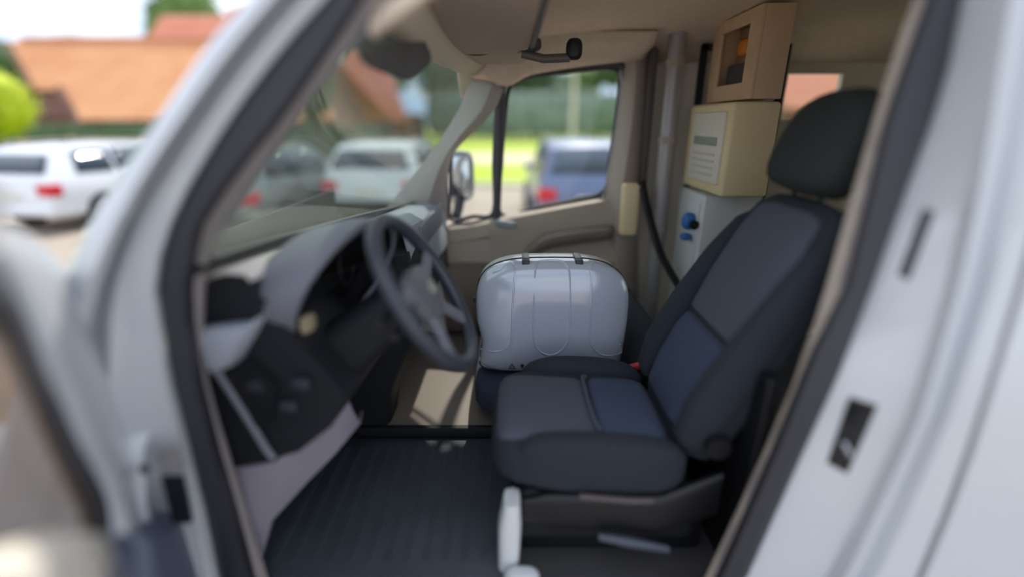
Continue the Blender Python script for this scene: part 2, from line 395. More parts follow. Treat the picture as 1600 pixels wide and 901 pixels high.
# ------------------------------------------------------------------ cars
def make_car(label, paint, x, y, head, L=4.5, H=1.48, W=1.78, kind='estate', group=None):
    """local frame: +Y forward, rear bumper at y=0"""
    t = thing('parked_car', label, 'car', (0, 0, 0), group)
    hw = W/2; belt = .92; zb = .28
    # stations y, belt z, roof z, half width lower, half width roof, bottom z
    if kind == 'estate':
        st = [(0, .62, .64, .80, .78, .42), (.04, .90, .92, .84, .78, .34), (.12, .95, .98, .86, .78, .28), (.38, .97, H-.12, .88, .66, .26), (.62, .97, H-.03, .89, .66, .25), (1.6, .95, H, .89, .66, .25),
              (2.5, .93, H-.02, .89, .66, .25), (2.95, .92, H-.12, .89, .64, .25), (3.5, .92, .95, .88, .74, .25), (4.0, .84, .87, .87, .72, .25), (L-.12, .68, .72, .82, .62, .27), (L, .5, .54, .72, .56, .34)]
        rear, front = (2, 3), (7, 8)
    else:
        st = [(0, .60, .62, .80, .78, .42), (.04, .92, .94, .84, .78, .34), (.10, 1.0, 1.03, .86, .78, .28), (.32, 1.0, H-.10, .87, .65, .26), (.55, .99, H-.02, .88, .66, .25), (1.3, .97, H, .88, .66, .25),
              (2.1, .95, H-.02, .88, .66, .25), (2.5, .94, H-.12, .88, .64, .25), (3.05, .94, .97, .87, .74, .25), (3.5, .86, .89, .86, .72, .25), (L-.12, .70, .73, .82, .62, .27), (L, .5, .54, .72, .56, .34)]
        rear, front = (2, 3), (7, 8)
    k = hw/.89
    def ring(s):
        yy, b, r, wl, wr, z0 = s
        pts = [(wl*.86, z0), (wl*.97, z0+.08), (wl*1.0, (z0+b)/2), (wl*.985, b-.1), (wl*.94, b), (wr+(wl*.94-wr)*.05, b+(r-b)*.94), (wr*.85, b+(r-b)*.99), (wr*.5, r+.01), (0, r+.015)]
        full = [(x_*k, z_) for x_, z_ in pts]+[(-x_*k, z_) for x_, z_ in pts[-2::-1]]
        return [Vector((x_, yy, z_)) for x_, z_ in full]
    bm = B(); rows = [[bm.verts.new(p) for p in ring(s)] for s in st]; n = len(rows[0])
    for A, D in zip(rows, rows[1:]):
        for i in range(n): bm.faces.new((A[i], A[(i+1) % n], D[(i+1) % n], D[i]))
    bm.faces.new(rows[0][::-1]); bm.faces.new(rows[-1])
    bod = finish(bm, 'body', paint, t)
    def at(yy):
        for a, b in zip(st, st[1:]):
            if a[0] <= yy <= b[0]:
                f = (yy-a[0])/(b[0]-a[0]); return [a[i]+(b[i]-a[i])*f for i in range(6)]
    def side(sx, yy, v):   # v 0..1 belt to roof
        s = at(yy); xl = s[3]*.94*k; xr = (s[4]+(s[3]*.94-s[4])*.05)*k
        return Vector((sx*(xl+(xr-xl)*v/.94+.012), yy, s[1]+(s[2]-s[1])*v))
    for sx in (-1, 1):
        lay = [(.55, 1.28), (1.36, 2.16), (2.24, 3.0)] if kind == 'estate' else [(.5, .95), (1.02, 1.78), (1.86, 2.6)]
        for a, b in lay:
            bm = B(); m_ = 6; lo_ = []; up_ = []
            for i in range(m_+1):
                yy = a+(b-a)*i/m_; lo_.append(side(sx, yy, .06)); up_.append(side(sx, yy, .84))
            if b >= 2.6: up_[-1] = side(sx, b, .45); up_[-2] = side(sx, a+(b-a)*(m_-1)/m_, .75)
            if a < .6: up_[0] = side(sx, a+.08, .7)
            strips(bm, [lo_, up_]); finish(bm, 'side_window', M['carglass'], bod, solid=.008)
        bm = B(); box(bm, (sx*hw*.98-.1, (2.95 if kind == 'estate' else 2.45)-.08, .93), (sx*hw*.98+.1+sx*.06, (2.95 if kind == 'estate' else 2.45)+.08, 1.08), .04); finish(bm, 'door_mirror', paint, t)
        for yy in ([1.45, 2.35] if kind == 'estate' else [1.2]):
            bm = B(); box(bm, (sx*(hw*.985)-.02, yy-.1, .80), (sx*(hw*.985)+.02, yy+.1, .83), .008); finish(bm, 'door_handle', M['chrome'], t)
    def gl(idx, name, v0, v1, wk):
        a, b = st[idx[0]], st[idx[1]]; bm = B(); lo_ = []; up_ = []
        za, ya = a[2], a[0]; zb_, yb = b[2], b[0]
        nn = Vector((0, -(zb_-za), (yb-ya))).normalized()*(.015)
        if idx == front: nn = Vector((0, (za-zb_), (yb-ya))).normalized()*.02
        for i in range(9):
            u = -1+2*i/8
            def pt(v, inset):
                yy = ya+(yb-ya)*v; z = za+(zb_-za)*v+.012; hwid = (a[4]+(b[4]-a[4])*v)*wk*k
                return Vector((u*hwid, yy, z))+nn
            lo_.append(pt(v0, 0)); up_.append(pt(v1, 0))
        strips(bm, [lo_, up_]); finish(bm, name, M['carglass'], bod, solid=.008)
    gl(rear, 'rear_window', .06, .86, .9); gl(front, 'windshield', .1, .94, .92)
    for sx in (-1, 1):
        bm = B(); box(bm, (sx*(hw-.30) if sx > 0 else -(hw+.0), -.015, .66), (sx*(hw-.0) if sx > 0 else -(hw-.30), .2, .86), .03); finish(bm, 'tail_light', M['tail'], t)
        bm = B(); box(bm, (sx*(hw-.38) if sx > 0 else -(hw-.12), L-.22, .58), (sx*(hw-.12) if sx > 0 else -(hw-.38), L-.06, .70), .03); finish(bm, 'headlight', M['lamp'], t)
        for yy in (.85, L-.85):
            bm = B(); cyl(bm, (sx*(hw-.2), yy, .32), (sx*(hw+.012), yy, .32), .32, 28); wh = finish(bm, 'wheel', M['tyre'], t)
            bm = B(); cyl(bm, (sx*(hw-.0), yy, .32), (sx*(hw+.02), yy, .32), .21, 20)
            for q in range(5):
                a = q*2*math.pi/5; tube(bm, [(sx*(hw+.022), yy, .32), (sx*(hw+.022), yy+math.cos(a)*.2, .32+math.sin(a)*.2)], .025, 6)
            finish(bm, 'wheel_rim', M['rim'], wh)
    bm = B(); box(bm, (-.26, -.02, .60 if kind == 'estate' else .62), (.26, .02, .72), .005); finish(bm, 'number_plate', M['plate'], t)
    bm = B(); box(bm, (-hw*.92, -.05, .32), (hw*.92, .25, .50), .05, 3); finish(bm, 'bumper', paint if kind == 'estate' else M['dark'], t)
    bm = B()
    for sx in (-1, 1): tube(bm, smoothpath([(sx*.60*k, .6, H-.0), (sx*.60*k, 1.0, H+.045), (sx*.60*k, 2.2, H+.045), (sx*.60*k, 2.6, H-.02)], 4), .012, 6)
    finish(bm, 'roof_rail', M['alu'], t)
    t.location = (x, y, 0); t.rotation_euler = (0, 0, head)
    return t
make_car('white estate car at the far left with a red rear lamp', M['carwhite'], -8.55, 8.1, math.radians(-8))
make_car('silver grey car through the windshield, left of the white car', M['carsilver'], -4.75, 7.2, math.radians(-6), L=4.4, kind='hatch', H=1.50)
make_car('white car seen from behind in the middle of the windshield', M['carwhite'], -2.55, 8.6, math.radians(-3), L=4.4, kind='hatch', H=1.5, W=1.8)
make_car('blue hatchback with red tail lamps outside the passenger window', M['carblue'], 1.30, 7.6, math.radians(2), L=4.0, kind='hatch', H=1.56)
make_car('pale car behind the left white estate, only its roof showing', M['carwhite'], -16.6, 12.0, math.radians(-30), L=4.4, kind='hatch', H=1.5)

# ================================================================== VAN BODY, NEAR SIDE
ROWS = [1000, 900, 800, 700, 650, 600, 550, 500, 450, 400, 350, 300, 250, 200, 150, 100, 50, 0, -60]
L_B1 = [(385, 1000), (345, 900), (325, 800), (300, 700), (275, 600), (256, 500), (249, 440), (262, 375), (290, 310), (345, 215), (400, 135), (455, 65), (513, 0), (562, -60)]
L_B2 = [(440, 1000), (398, 900), (372, 800), (343, 700), (318, 600), (303, 500), (300, 430), (318, 350), (350, 300), (398, 235), (438, 190), (500, 100), (560, 12), (600, -60)]
L_B3 = [(462, 1000), (415, 900), (385, 800), (353, 700), (328, 620), (315, 560), (316, 500), (318, 430), (327, 395), (380, 310), (464, 190), (495, 137), (550, 70), (596, 10), (640, -60)]
R_B1 = [(1095, 1000), (1165, 900), (1240, 733), (1307, 587), (1360, 450), (1413, 300), (1450, 200), (1478, 110), (1500, 0), (1510, -60)]
R_B2 = [(1050, 1000), (1120, 900), (1200, 720), (1267, 553), (1320, 450), (1357, 300), (1385, 180), (1420, 80), (1450, 0), (1465, -60)]
R_B3 = [(1035, 1000), (1106, 900), (1180, 745), (1243, 600), (1290, 465), (1337, 300), (1378, 160), (1410, 60), (1432, 0), (1450, -60)]
TOPX = .30
def tum(y): return .00016*max(0, 620-y)
def loop(Lt, Rt, Y, d=0, top=None, topY=None):
    l = [P(interp(Lt, y), y, Y+tum(y)) for y in ROWS]
    r = [P(interp(Rt, y), y, Y+tum(y)) for y in ROWS[::-1]]
    a, b = l[-1], r[0]; T = []
    for i in range(1, 8):
        f = i/8; q = a.lerp(b, f); q.z += (math.sin(math.pi*f)**.5)*(.06+d); q.y += .04*math.sin(math.pi*f); T.append(q)
    a, b = r[-1], l[0]; U = []
    for i in range(1, 8):
        f = i/8; q = a.lerp(b, f); q.z -= (math.sin(math.pi*f)**.5)*(.05+d); U.append(q)
    return l+T+r+U
wn = struct('wall_near')
lp1 = loop(L_B1, R_B1, .88, .05); lp1b = loop([(x+10, y) for x, y in L_B1], [(x-8, y) for x, y in R_B1], .862, .045)
lp2b = loop([(x-14, y) for x, y in L_B2], [(x+10, y) for x, y in R_B2], .868, .01); lp2 = loop(L_B2, R_B2, .905, .0)
lp3 = loop(L_B3, R_B3, .935, -.03); lp4 = loop(L_B3, R_B3, .99, -.03)
bm = B(); strips(bm, [lp1, lp1b, lp2b, lp2], True); finish(bm, 'door_seal', M['rubber'], wn, solid=.006)
bm = B(); strips(bm, [lp2, lp3, lp4], True); finish(bm, 'opening_trim', M['trimgrey'], wn, solid=.008)
# A pillar, hinge pillar
L_O = [(-60, 1000), (-40, 900), (-25, 800), (0, 700), (25, 600), (60, 500), (100, 425), (145, 340), (200, 250), (260, 165), (320, 75), (385, 0), (430, -60)]
def leftcurve(f, Y, k=1.0, extra=0):
    return [P(interp(L_B1, y)*(1-f)+interp(L_O, y)*f+extra, y, Y+tum(y)*k) for y in ROWS]
cs = [[P(interp(L_B1, y)+6, y, .90+tum(y)) for y in ROWS], leftcurve(.06, .868), leftcurve(.30, .855), leftcurve(.42, .835), leftcurve(.52, .858), leftcurve(.60, .80), leftcurve(.72, .785), leftcurve(.80, .80), leftcurve(.93, .80), leftcurve(1.0, .83), leftcurve(1.0, .89, 1, 4), [v+Vector((.03, .08, 0)) for v in leftcurve(1.0, .90, 1, 4)]]
bm = B(); strips(bm, cs); apil = finish(bm, 'front_pillar', M['paint'], wn)
# B pillar / jamb
def rightcurve(tab, Y): return [P(interp(tab, y), y, Y+tum(y)) for y in ROWS]
R1 = R_B1
R2 = [(1225, 1000), (1290, 900), (1350, 790), (1420, 640), (1476, 450), (1508, 300), (1528, 150), (1560, -60)]
R3 = [(1240, 1000), (1322, 900), (1375, 790), (1443, 640), (1497, 450), (1530, 300), (1556, 150), (1590, -60)]
R4 = [(1262, 1000), (1347, 900), (1400, 790), (1468, 640), (1528, 450), (1562, 300), (1592, 150), (1628, -60)]
R5 = [(1290, 1000), (1372, 900), (1425, 790), (1490, 640), (1552, 450), (1590, 300), (1625, 150), (1665, -60)]
R6 = [(1368, 1000), (1432, 900), (1493, 753), (1546, 587), (1590, 440), (1628, 300), (1660, 150), (1700, -60)]
jb = [[v+Vector((-.004, .02, 0)) for v in rightcurve(R1, .88)], rightcurve([(x+4, y) for x, y in R1], .872), rightcurve(R2, .80), rightcurve(R3, .768), rightcurve(R4, .80), rightcurve(R5, .775), rightcurve(R6, .757), [v+Vector((.004, .03, 0)) for v in rightcurve(R6, .757)], [v+Vector((.01, .12, 0)) for v in rightcurve(R6, .757)]]
bm = B(); strips(bm, jb); bp = finish(bm, 'rear_pillar', M['paint'], wn)
# inner faces of B pillar (cab side) in beige
inn = [[v for v in rightcurve(R_B3, .985)], [v+Vector((.05, .04, 0)) for v in rightcurve(R_B3, .985)], [v+Vector((.32, .06, 0)) for v in rightcurve(R_B3, .985)]]
bm = B(); strips(bm, inn); finish(bm, 'pillar_trim', M['trimbeige'], wn, solid=.01)
bm = B(); strips(bm, [rightcurve(R_B2, .908), [v+Vector((0, 0, 0)) for v in rightcurve(R_B3, .93)], rightcurve(R_B3, .985)]); finish(bm, 'trim_edge', M['trimbeige'], wn, solid=.01)
# slots in the jamb
def jambpt(px, py, dy=0):
    f = (px-interp(R1, py))/(interp(R2, py)-interp(R1, py)); Y = .872+(.80-.872)*f+tum(py); return P(px, py, Y+dy)
bm = B(); pts = [jambpt(*q) for q in ((1441, 325), (1458, 330), (1418, 436), (1402, 430))]; plate(bm, pts, (0, -1, .1), .004); finish(bm, 'slot', M['seal2'], bp, smooth=False)
bm = B(); pts = [jambpt(*q) for q in ((1327, 620), (1369, 632), (1322, 738), (1292, 722))]; plate(bm, pts, (0, -1, .1), .004); sk = finish(bm, 'striker_recess', M['darker'], bp, smooth=False)
bm = B(); c = jambpt(1338, 655, -.014); obox(bm, c, (.024, 0, .004), (0, .02, 0), (-.006, 0, .03), .003); finish(bm, 'striker_plate', M['dark'], sk)
bm = B(); a = jambpt(1318, 690, -.02); b = jambpt(1330, 712, -.02); tube(bm, [a, b], .005, 8); finish(bm, 'striker', M['chrome'], sk)
# roof rail over the opening and sill below
top_out = loop(L_B1, R_B1, .86, .05); nL = len(ROWS)
seg = top_out[nL-1:nL+8]
bm = B(); strips(bm, [seg, [v+Vector((0, -.03, .06)) for v in seg], [v+Vector((0, 0, .16)) for v in seg], [v+Vector((0, .12, .26)) for v in seg]]); finish(bm, 'roof_rail', M['paint'], wn)
sil = top_out[2*nL+6:]+[top_out[0]]
bm = B(); strips(bm, [sil, [v+Vector((0, -.06, -.02)) for v in sil], [v+Vector((0, -.09, -.10)) for v in sil], [v+Vector((0, -.08, -.30)) for v in sil]]); finish(bm, 'sill', M['paint'], wn)
# fender ahead of the door
fe = []
for x, yy, zt in ((-.78, .80, 1.16), (-1.0, .79, 1.13), (-1.25, .80, 1.10), (-1.5, .86, 1.06), (-1.68, 1.0, 1.0)):
    fe.append([Vector((x, yy+.10, zt+.10)), Vector((x, yy+.03, zt+.03)), Vector((x, yy, zt-.08)), Vector((x, yy-.02, .8)), Vector((x, yy, .42))])
bm = B(); strips(bm, fe); finish(bm, 'front_fender', M['paint'], wn, solid=.006)
# side panel behind the gap
sd = struct('trim_1', 'grey-white sliding side panel at the right edge, behind a dark shut line')
R7 = [(1380, 1000), (1447, 900), (1508, 753), (1561, 587), (1606, 440), (1646, 300), (1678, 150), (1718, -60)]
A = rightcurve(R7, .752)
bm = B(); strips(bm, [[v+Vector((.0, .04, 0)) for v in A], A, [v+Vector((.12, -.02, 0)) for v in A], [v+Vector((.6, -.045, 0)) for v in A], [v+Vector((1.6, -.04, 0)) for v in A]]); finish(bm, 'side_panel', M['paint'], sd, solid=.006)
bm = B(); strips(bm, [[v+Vector((-.022, .03, 0)) for v in A], [v+Vector((.02, .035, 0)) for v in A]]); finish(bm, 'shut_line_seal', M['darker'], sd, solid=.004)

# ================================================================== NEAR DOOR (open)
HX, HY = -.80, .80; DD = Vector((.50, -.866, 0)); DN = Vector((.866, .50, 0))
def PD(px, py, off=0):
    u = (px-800)/FPX; v = -(py-450.5)/FPX; d = Vector((u, cp+v*sp, -sp+v*cp)); o = Vector((0, 0, CAM_Z))
    h = Vector((HX, HY, 0))+DN*off
    t = (h-o).dot(DN)/d.dot(DN); return o+d*t
dr = struct('door_1', 'white driver door swung open at the lower left')
o1 = [(-60, 352), (0, 355), (40, 366), (85, 402), (130, 472), (165, 560), (195, 650), (214, 730), (222, 800), (226, 850), (228, 960)]
o2 = [(-60, 415), (0, 436), (33, 483), (52, 530), (72, 583), (97, 638), (122, 694), (148, 740), (167, 785), (172, 839), (175, 960)]
o3 = [(-60, 470), (-10, 505), (12, 540), (30, 583), (52, 635), (75, 690), (102, 745), (128, 790), (139, 830), (141, 870), (140, 960)]
o4 = [(-70, 490), (-22, 522), (2, 552), (20, 592), (42, 645), (65, 700), (90, 752), (113, 795), (124, 830), (126, 870), (126, 960)]
sm = lambda l, off: smoothpath([PD(a, b, off) for a, b in l], 4)
bm = B(); mid = [((a[0]*.55+b[0]*.45), (a[1]*.55+b[1]*.45)) for a, b in zip(o1, o2)]
strips(bm, [[v-DN*.05 for v in sm(o1, 0)], sm(o1, 0), sm(mid, .022), sm(o2, .012)]); finish(bm, 'window_frame', M['paint'], dr, solid=.004)
bm = B(); strips(bm, [sm(o2, .014), sm([((a[0]+b[0])/2, (a[1]+b[1])/2) for a, b in zip(o2, o3)], .026), sm(o3, .0)]); finish(bm, 'frame_seal', M['rubber'], dr, solid=.004)
bm = B(); strips(bm, [sm(o3, 0), sm(o4, -.01)]); finish(bm, 'glass_reflection', M['trimbeige'], dr, solid=.004)  # beige strip paints the golden reflection along the glass edge
bm = B(); g = sm(o4, -.012); g2 = [v+DD*.75 for v in g]; strips(bm, [g, g2]); finish(bm, 'window_glass', glass('tinted_glass', (168, 158, 152)), dr)
# upper frame running on towards the rear of the door (mostly outside the picture)
pA = PD(-60, 352); 
bm = B(); obox(bm, pA+DD*.25+Vector((0, 0, .10)), DD*.55+Vector((0, 0, .25)), DN*.05, Vector((-.2*DD.x, -.2*DD.y, .09)), .02); finish(bm, 'upper_frame', M['paint'], dr)
# belt trim and lower door
beltp = [PD(a, b, .02) for a, b in ((-120, 905), (0, 868), (60, 842), (112, 836))]
bm = B(); strips(bm, [[v-DN*.06 for v in beltp], beltp, [v+DN*.03-Vector((0, 0, .02)) for v in beltp], [v+DN*.03-Vector((0, 0, .20)) for v in beltp]]); finish(bm, 'belt_trim', mat('door_belt_cream', (236, 228, 214), .5), dr, solid=.01)
lw = [PD(a, b, .03) for a, b in ((118, 905), (125, 866), (165, 846), (232, 828), (258, 803), (285, 832), (322, 890), (330, 905))]
bm = B(); strips(bm, [[v-DN*.05 for v in lw], lw, [v+DN*.02-Vector((0, 0, .03)) for v in lw], [v+DN*.02-Vector((0, 0, .35)) for v in lw]]); finish(bm, 'door_trim', mat('door_trim_slate', (92, 100, 122), .55, bump=.1, nscale=150), dr, solid=.01)
bm = B(); box(bm, (0, -.035, .35), (.90, .012, .93), .03, 3, Matrix.Translation((HX, HY, 0)) @ Matrix.Rotation(math.atan2(DD.y, DD.x), 4, 'Z')); finish(bm, 'lower_panel', M['paint'], dr)
# hinge strap & stop
bm = B(); h0 = P(258, 742, .84); h1 = P(288, 742, .84); h2_ = P(302, 812, .84); h3_ = P(276, 812, .84); plate(bm, [h0, h1, h2_, h3_], (0, -1, .1), .012); finish(bm, 'check_strap', M['dark'], apil, smooth=False)
bm = B(); cyl(bm, P(226, 733, .82), P(226, 733, .79), .009, 14); finish(bm, 'buffer', M['dark'], apil)
bm = B(); plate(bm, [P(250, 700, .835), P(280, 695, .835), P(292, 728, .835), P(255, 735, .835)], (0, -1, .1), .01); finish(bm, 'hinge', M['alu'], apil, smooth=False)

# ================================================================== CAB SHELL
# floor
bm = B(); box(bm, (-1.0, .90, .60), (.62, 2.62, .65)); S(finish(bm, 'floor', M['floor'], smooth=False))
bm = B(); box(bm, (.62, .96, .60), (3.6, 2.62, .64)); S(finish(bm, 'floor', M['mat'], smooth=False), 'dark cargo floor behind the seats')
bm = B(); box(bm, (.60, .97, .64), (.63, 1.6, 1.28), .008); S(finish(bm, 'trim_4', M['darker'], smooth=False), 'black low panel behind the driver seat')
fm = thing('floor_mat', 'ribbed dark rubber mat in the driver footwell', 'mat', (-.3, 1.2, .65))
bm = B(); box(bm, (-.80, .97, .65), (.02, 1.58, .662), .005); base_mat = finish(bm, 'mat_sheet', M['mat'], fm)
for i in range(12):
    bm = B(); box(bm, (-.70+i*.055, 1.02, .660), (-.675+i*.055, 1.53, .6632), .002, 1); finish(bm, 'rib', M['mat'], fm)
# bulkhead / firewall
bm = B(); strips(bm, [[Vector((-.98, .92, z)) for z in (.6, 1.0, 1.5)], [Vector((-.98, 2.62, z)) for z in (.6, 1.0, 1.5)]]); S(finish(bm, 'wall_front', M['dark'], solid=.02), 'dark bulkhead ahead of the footwells')
bm = B(); prism(bm, [(-.98, .65), (-.80, .65), (-.98, .95)], 1.0, 2.6); S(finish(bm, 'trim_2', M['floor'], smooth=False), 'sloping toe board at the front of the cab floor')
# raised step on passenger side floor
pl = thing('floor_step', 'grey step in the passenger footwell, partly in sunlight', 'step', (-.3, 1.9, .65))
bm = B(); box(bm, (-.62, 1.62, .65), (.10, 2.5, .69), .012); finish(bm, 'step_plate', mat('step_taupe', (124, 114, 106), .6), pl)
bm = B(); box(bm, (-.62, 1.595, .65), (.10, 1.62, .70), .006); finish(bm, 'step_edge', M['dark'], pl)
# ceiling
ce = struct('ceiling')
bm = B()
rows = []
for x, z in ((-.26, 2.10), (-.15, 2.17), (.1, 2.24), (.5, 2.27), (1.2, 2.28), (3.6, 2.28)):
    rows.append([Vector((x, yy, z-dz)) for yy, dz in ((.98, .10), (1.05, .03), (1.3, 0), (1.8, -.01), (2.3, 0), (2.5, .03), (2.62, .14))])
strips(bm, rows); finish(bm, 'headliner', M['head'], ce, solid=.02)
bm = B(); strips(bm, [[Vector((x, yy, 2.40)) for yy in (.92, 1.8, 2.70)] for x in (-.3, 1, 3.6)]); finish(bm, 'outer_roof', M['paint'], ce, solid=.02)
# windshield
wb0, wb1 = P(318, 412, .97), P(700, 300, 2.6); wb0 = Vector((-.66, .93, 1.565)); wb1 = P(655, 318, 2.62)
wt0, wt1 = Vector((-.25, 1.02, 2.06)), P(742, 112, 2.50)
w1 = struct('window_1', 'large raked windshield')
bm = B(); R_ = []
for j in range(5):
    f = j/4; row = []
    for i in range(13):
        u = i/12; p = wb0.lerp(wb1, u).lerp(wt0.lerp(wt1, u), f); p.x -= .045*math.sin(math.pi*u); row.append(p)
    R_.append(row)
strips(bm, R_); finish(bm, 'pane', M['wind'], w1)
bm = B(); tube(bm, R_[0], .016, 8); finish(bm, 'lower_seal', M['darker'], w1)
bm = B(); strips(bm, [[v+Vector((-.02, 0, -.015)) for v in R_[4]], [v+Vector((.02, 0, .0)) for v in R_[4]], [v+Vector((.07, 0, .05)) for v in R_[4]]]); finish(bm, 'header_trim', M['headedge'], w1, solid=.02)
# ---- far side wall
wf = struct('wall_far')
# far A pillar trim
fa = [[P(738, 122, 2.50), P(722, 165, 2.52), P(685, 225, 2.54), P(650, 270, 2.56), P(615, 312, 2.58), P(600, 330, 2.60)],
      [P(770, 128, 2.46), P(752, 172, 2.47), P(716, 215, 2.48), P(690, 255, 2.50), P(672, 305, 2.52), P(668, 330, 2.55)],
      [P(786, 138, 2.50), P(772, 168, 2.52), P(738, 205, 2.54), P(704, 245, 2.56), P(697, 300, 2.58), P(700, 345, 2.6)]]
bm = B(); strips(bm, [smoothpath(c, 4) for c in fa]); finish(bm, 'pillar_trim', mat('pillar_trim_grey', (172, 166, 162), .7), wf, solid=.015)
# far B pillar trim + rest of the wall
fb = [[P(972, 88, 2.60), P(975, 120, 2.60), P(962, 220, 2.60), P(948, 300, 2.60), P(944, 345, 2.6), P(942, 470, 2.58)],
      [P(990, 80, 2.56), P(994, 120, 2.56), P(984, 220, 2.54), P(972, 300, 2.52), P(966, 350, 2.52), P(966, 470, 2.5)],
      [P(1012, 70, 2.58), P(1016, 120, 2.58), P(1008, 220, 2.56), P(1000, 300, 2.54), P(996, 350, 2.54), P(996, 470, 2.52)]]
bm = B(); strips(bm, [smoothpath(c, 4) for c in fb]); finish(bm, 'pillar_trim', M['trimbeige'], wf, solid=.015)
bm = B()
for lo, hi in (((.62, 2.62, .60), (3.6, 2.66, 1.86)), ((.62, 2.62, 2.08), (3.6, 2.66, 2.30)), ((.62, 2.62, 1.86), (1.40, 2.66, 2.08)), ((1.68, 2.62, 1.86), (3.6, 2.66, 2.08))): box(bm, lo, hi)
finish(bm, 'cargo_wall', mat('cargo_lining', (208, 198, 180), .85, noise=.05, nscale=5), wf, smooth=False)
bm = B(); box(bm, (1.40, 2.63, 1.86), (1.68, 2.64, 2.08)); finish(bm, 'cargo_window', M['glass'], wf, smooth=False)
bm = B(); box(bm, (-1.0, 2.66, .45), (-.20, 2.72, 1.22), .02); finish(bm, 'outer_panel', M['paint'], wf)
# header above far windows
hd = [P(740, 118, 2.52), P(790, 134, 2.52), P(830, 116, 2.52), P(900, 104, 2.52), P(950, 98, 2.54), P(1010, 92, 2.56)]
bm = B(); hs_ = smoothpath(hd, 4); strips(bm, [hs_, [v+Vector((0, -.03, .03)) for v in hs_], [Vector((v.x, 2.45, 2.19)) for v in hs_], [Vector((v.x, 2.40, 2.235)) for v in hs_]]); finish(bm, 'header_trim', M['head'], wf, solid=.012)
# ---- far door
d2 = struct('door_2', 'passenger door with beige trim on the far side')
sil_ = [P(690, 352, 2.62), P(740, 346, 2.62), P(782, 337, 2.62), P(860, 322, 2.62), P(945, 306, 2.62), P(975, 300, 2.62)]
s_ = smoothpath(sil_, 4)
bm = B(); strips(bm, [[v+Vector((0, .05, -.01)) for v in s_], s_, [v+Vector((0, -.05, -.02)) for v in s_], [v+Vector((0, -.07, -.08)) for v in s_], [Vector((v.x, 2.56, 1.24)) for v in s_], [Vector((v.x, 2.52, 1.12)) for v in s_], [Vector((v.x, 2.58, 1.05)) for v in s_], [Vector((v.x, 2.60, .66)) for v in s_]]); finish(bm, 'door_trim', M['trimbeige'], d2, solid=.012)
bm = B(); strips(bm, [[Vector((v.x, 2.70, v.z-.02)) for v in s_], [Vector((v.x, 2.74, 1.1)) for v in s_], [Vector((v.x, 2.72, .5)) for v in s_]]); finish(bm, 'outer_skin', M['paint'], d2, solid=.01)
bm = B(); ap = smoothpath([P(820, 392, 2.54), P(850, 368, 2.52), P(900, 358, 2.52), P(955, 352, 2.54)], 5); strips(bm, [ap, [v+Vector((0, -.04, -.015)) for v in ap], [v+Vector((0, -.03, -.07)) for v in ap]]); finish(bm, 'armrest', mat('armrest_taupe', (146, 134, 126), .6), d2, solid=.012)
bm = B(); pillow(bm, P(790, 350, 2.55), (.12, 0, -.02), (0, .03, 0), (0, 0, .04)); finish(bm, 'inner_handle', M['dashlight'], d2)
# windows: frame strips and panes
def framestrip(name, pts, wdt, m, parent, closed=True, y=2.62):
    c = [P(a, b, y) for a, b in pts]; c = smoothpath(c, 4, closed)
    bm = B(); tube(bm, c, wdt, 8, closed=closed); return finish(bm, name, m, parent)
main_w = [(806, 130), (830, 119), (890, 111), (945, 106), (966, 112), (969, 130), (962, 190), (953, 250), (944, 298), (900, 312), (840, 324), (782, 334), (783, 260), (788, 190), (794, 142)]
quart = [(777, 152), (760, 172), (722, 214), (706, 238), (704, 290), (704, 342), (740, 338), (771, 332), (772, 260), (775, 190)]
w2 = struct('window_2', 'main side window of the passenger door'); w3 = struct('window_3', 'small triangular quarter window of the passenger door')
for nm, pts, par in (('a', main_w, w2), ('b', quart, w3)):
    framestrip('window_seal', pts, .012, M['seal2'], par)
    bm = B(); f = bm.faces.new([bm.verts.new(P(a, b, 2.62)) for a, b in pts]); finish(bm, 'pane', M['glass'], par, smooth=False)
bm = B(); tube(bm, [P(783, 130, 2.60), P(780, 240, 2.60), P(776, 342, 2.60)], .022, 10); finish(bm, 'window_divider', M['seal2'], d2)
framestrip('window_surround', [(800, 122), (830, 111), (890, 102), (948, 97), (975, 104), (979, 130), (970, 195), (960, 255), (950, 306)], .022, M['seal2'], d2, closed=False, y=2.61)
bm = B(); strips(bm, [[P(a, b, 2.66) for a, b in ((982, 96), (985, 130), (976, 195), (966, 255), (955, 312))], [P(a, b, 2.60) for a, b in ((968, 110), (971, 130), (963, 195), (953, 255), (944, 300))]]); finish(bm, 'frame_trim', mat('frame_light', (190, 188, 186), .5), d2, solid=.008)
# exterior mirror on the far side
mr = thing('door_mirror', 'exterior mirror outside the quarter window of the passenger door', 'mirror', (-.42, 2.95, 1.4))
bm = B(); pillow(bm, P(722, 275, 2.95), (.02, .08, 0), (.14, .0, 0), (0, 0, .30), e=3.5); finish(bm, 'housing', M['dashgrey'], mr)
bm = B(); box(bm, P(722, 275, 2.95)+Vector((-.06, -.055, -.12)), P(722, 275, 2.95)+Vector((.05, -.040, .12)), .006); finish(bm, 'mirror_glass', M['chrome'], mr)
bm = B(); tube(bm, [P(722, 300, 2.95), P(715, 330, 2.80), P(712, 340, 2.74)], .03, 8); finish(bm, 'mirror_arm', M['dark'], mr)

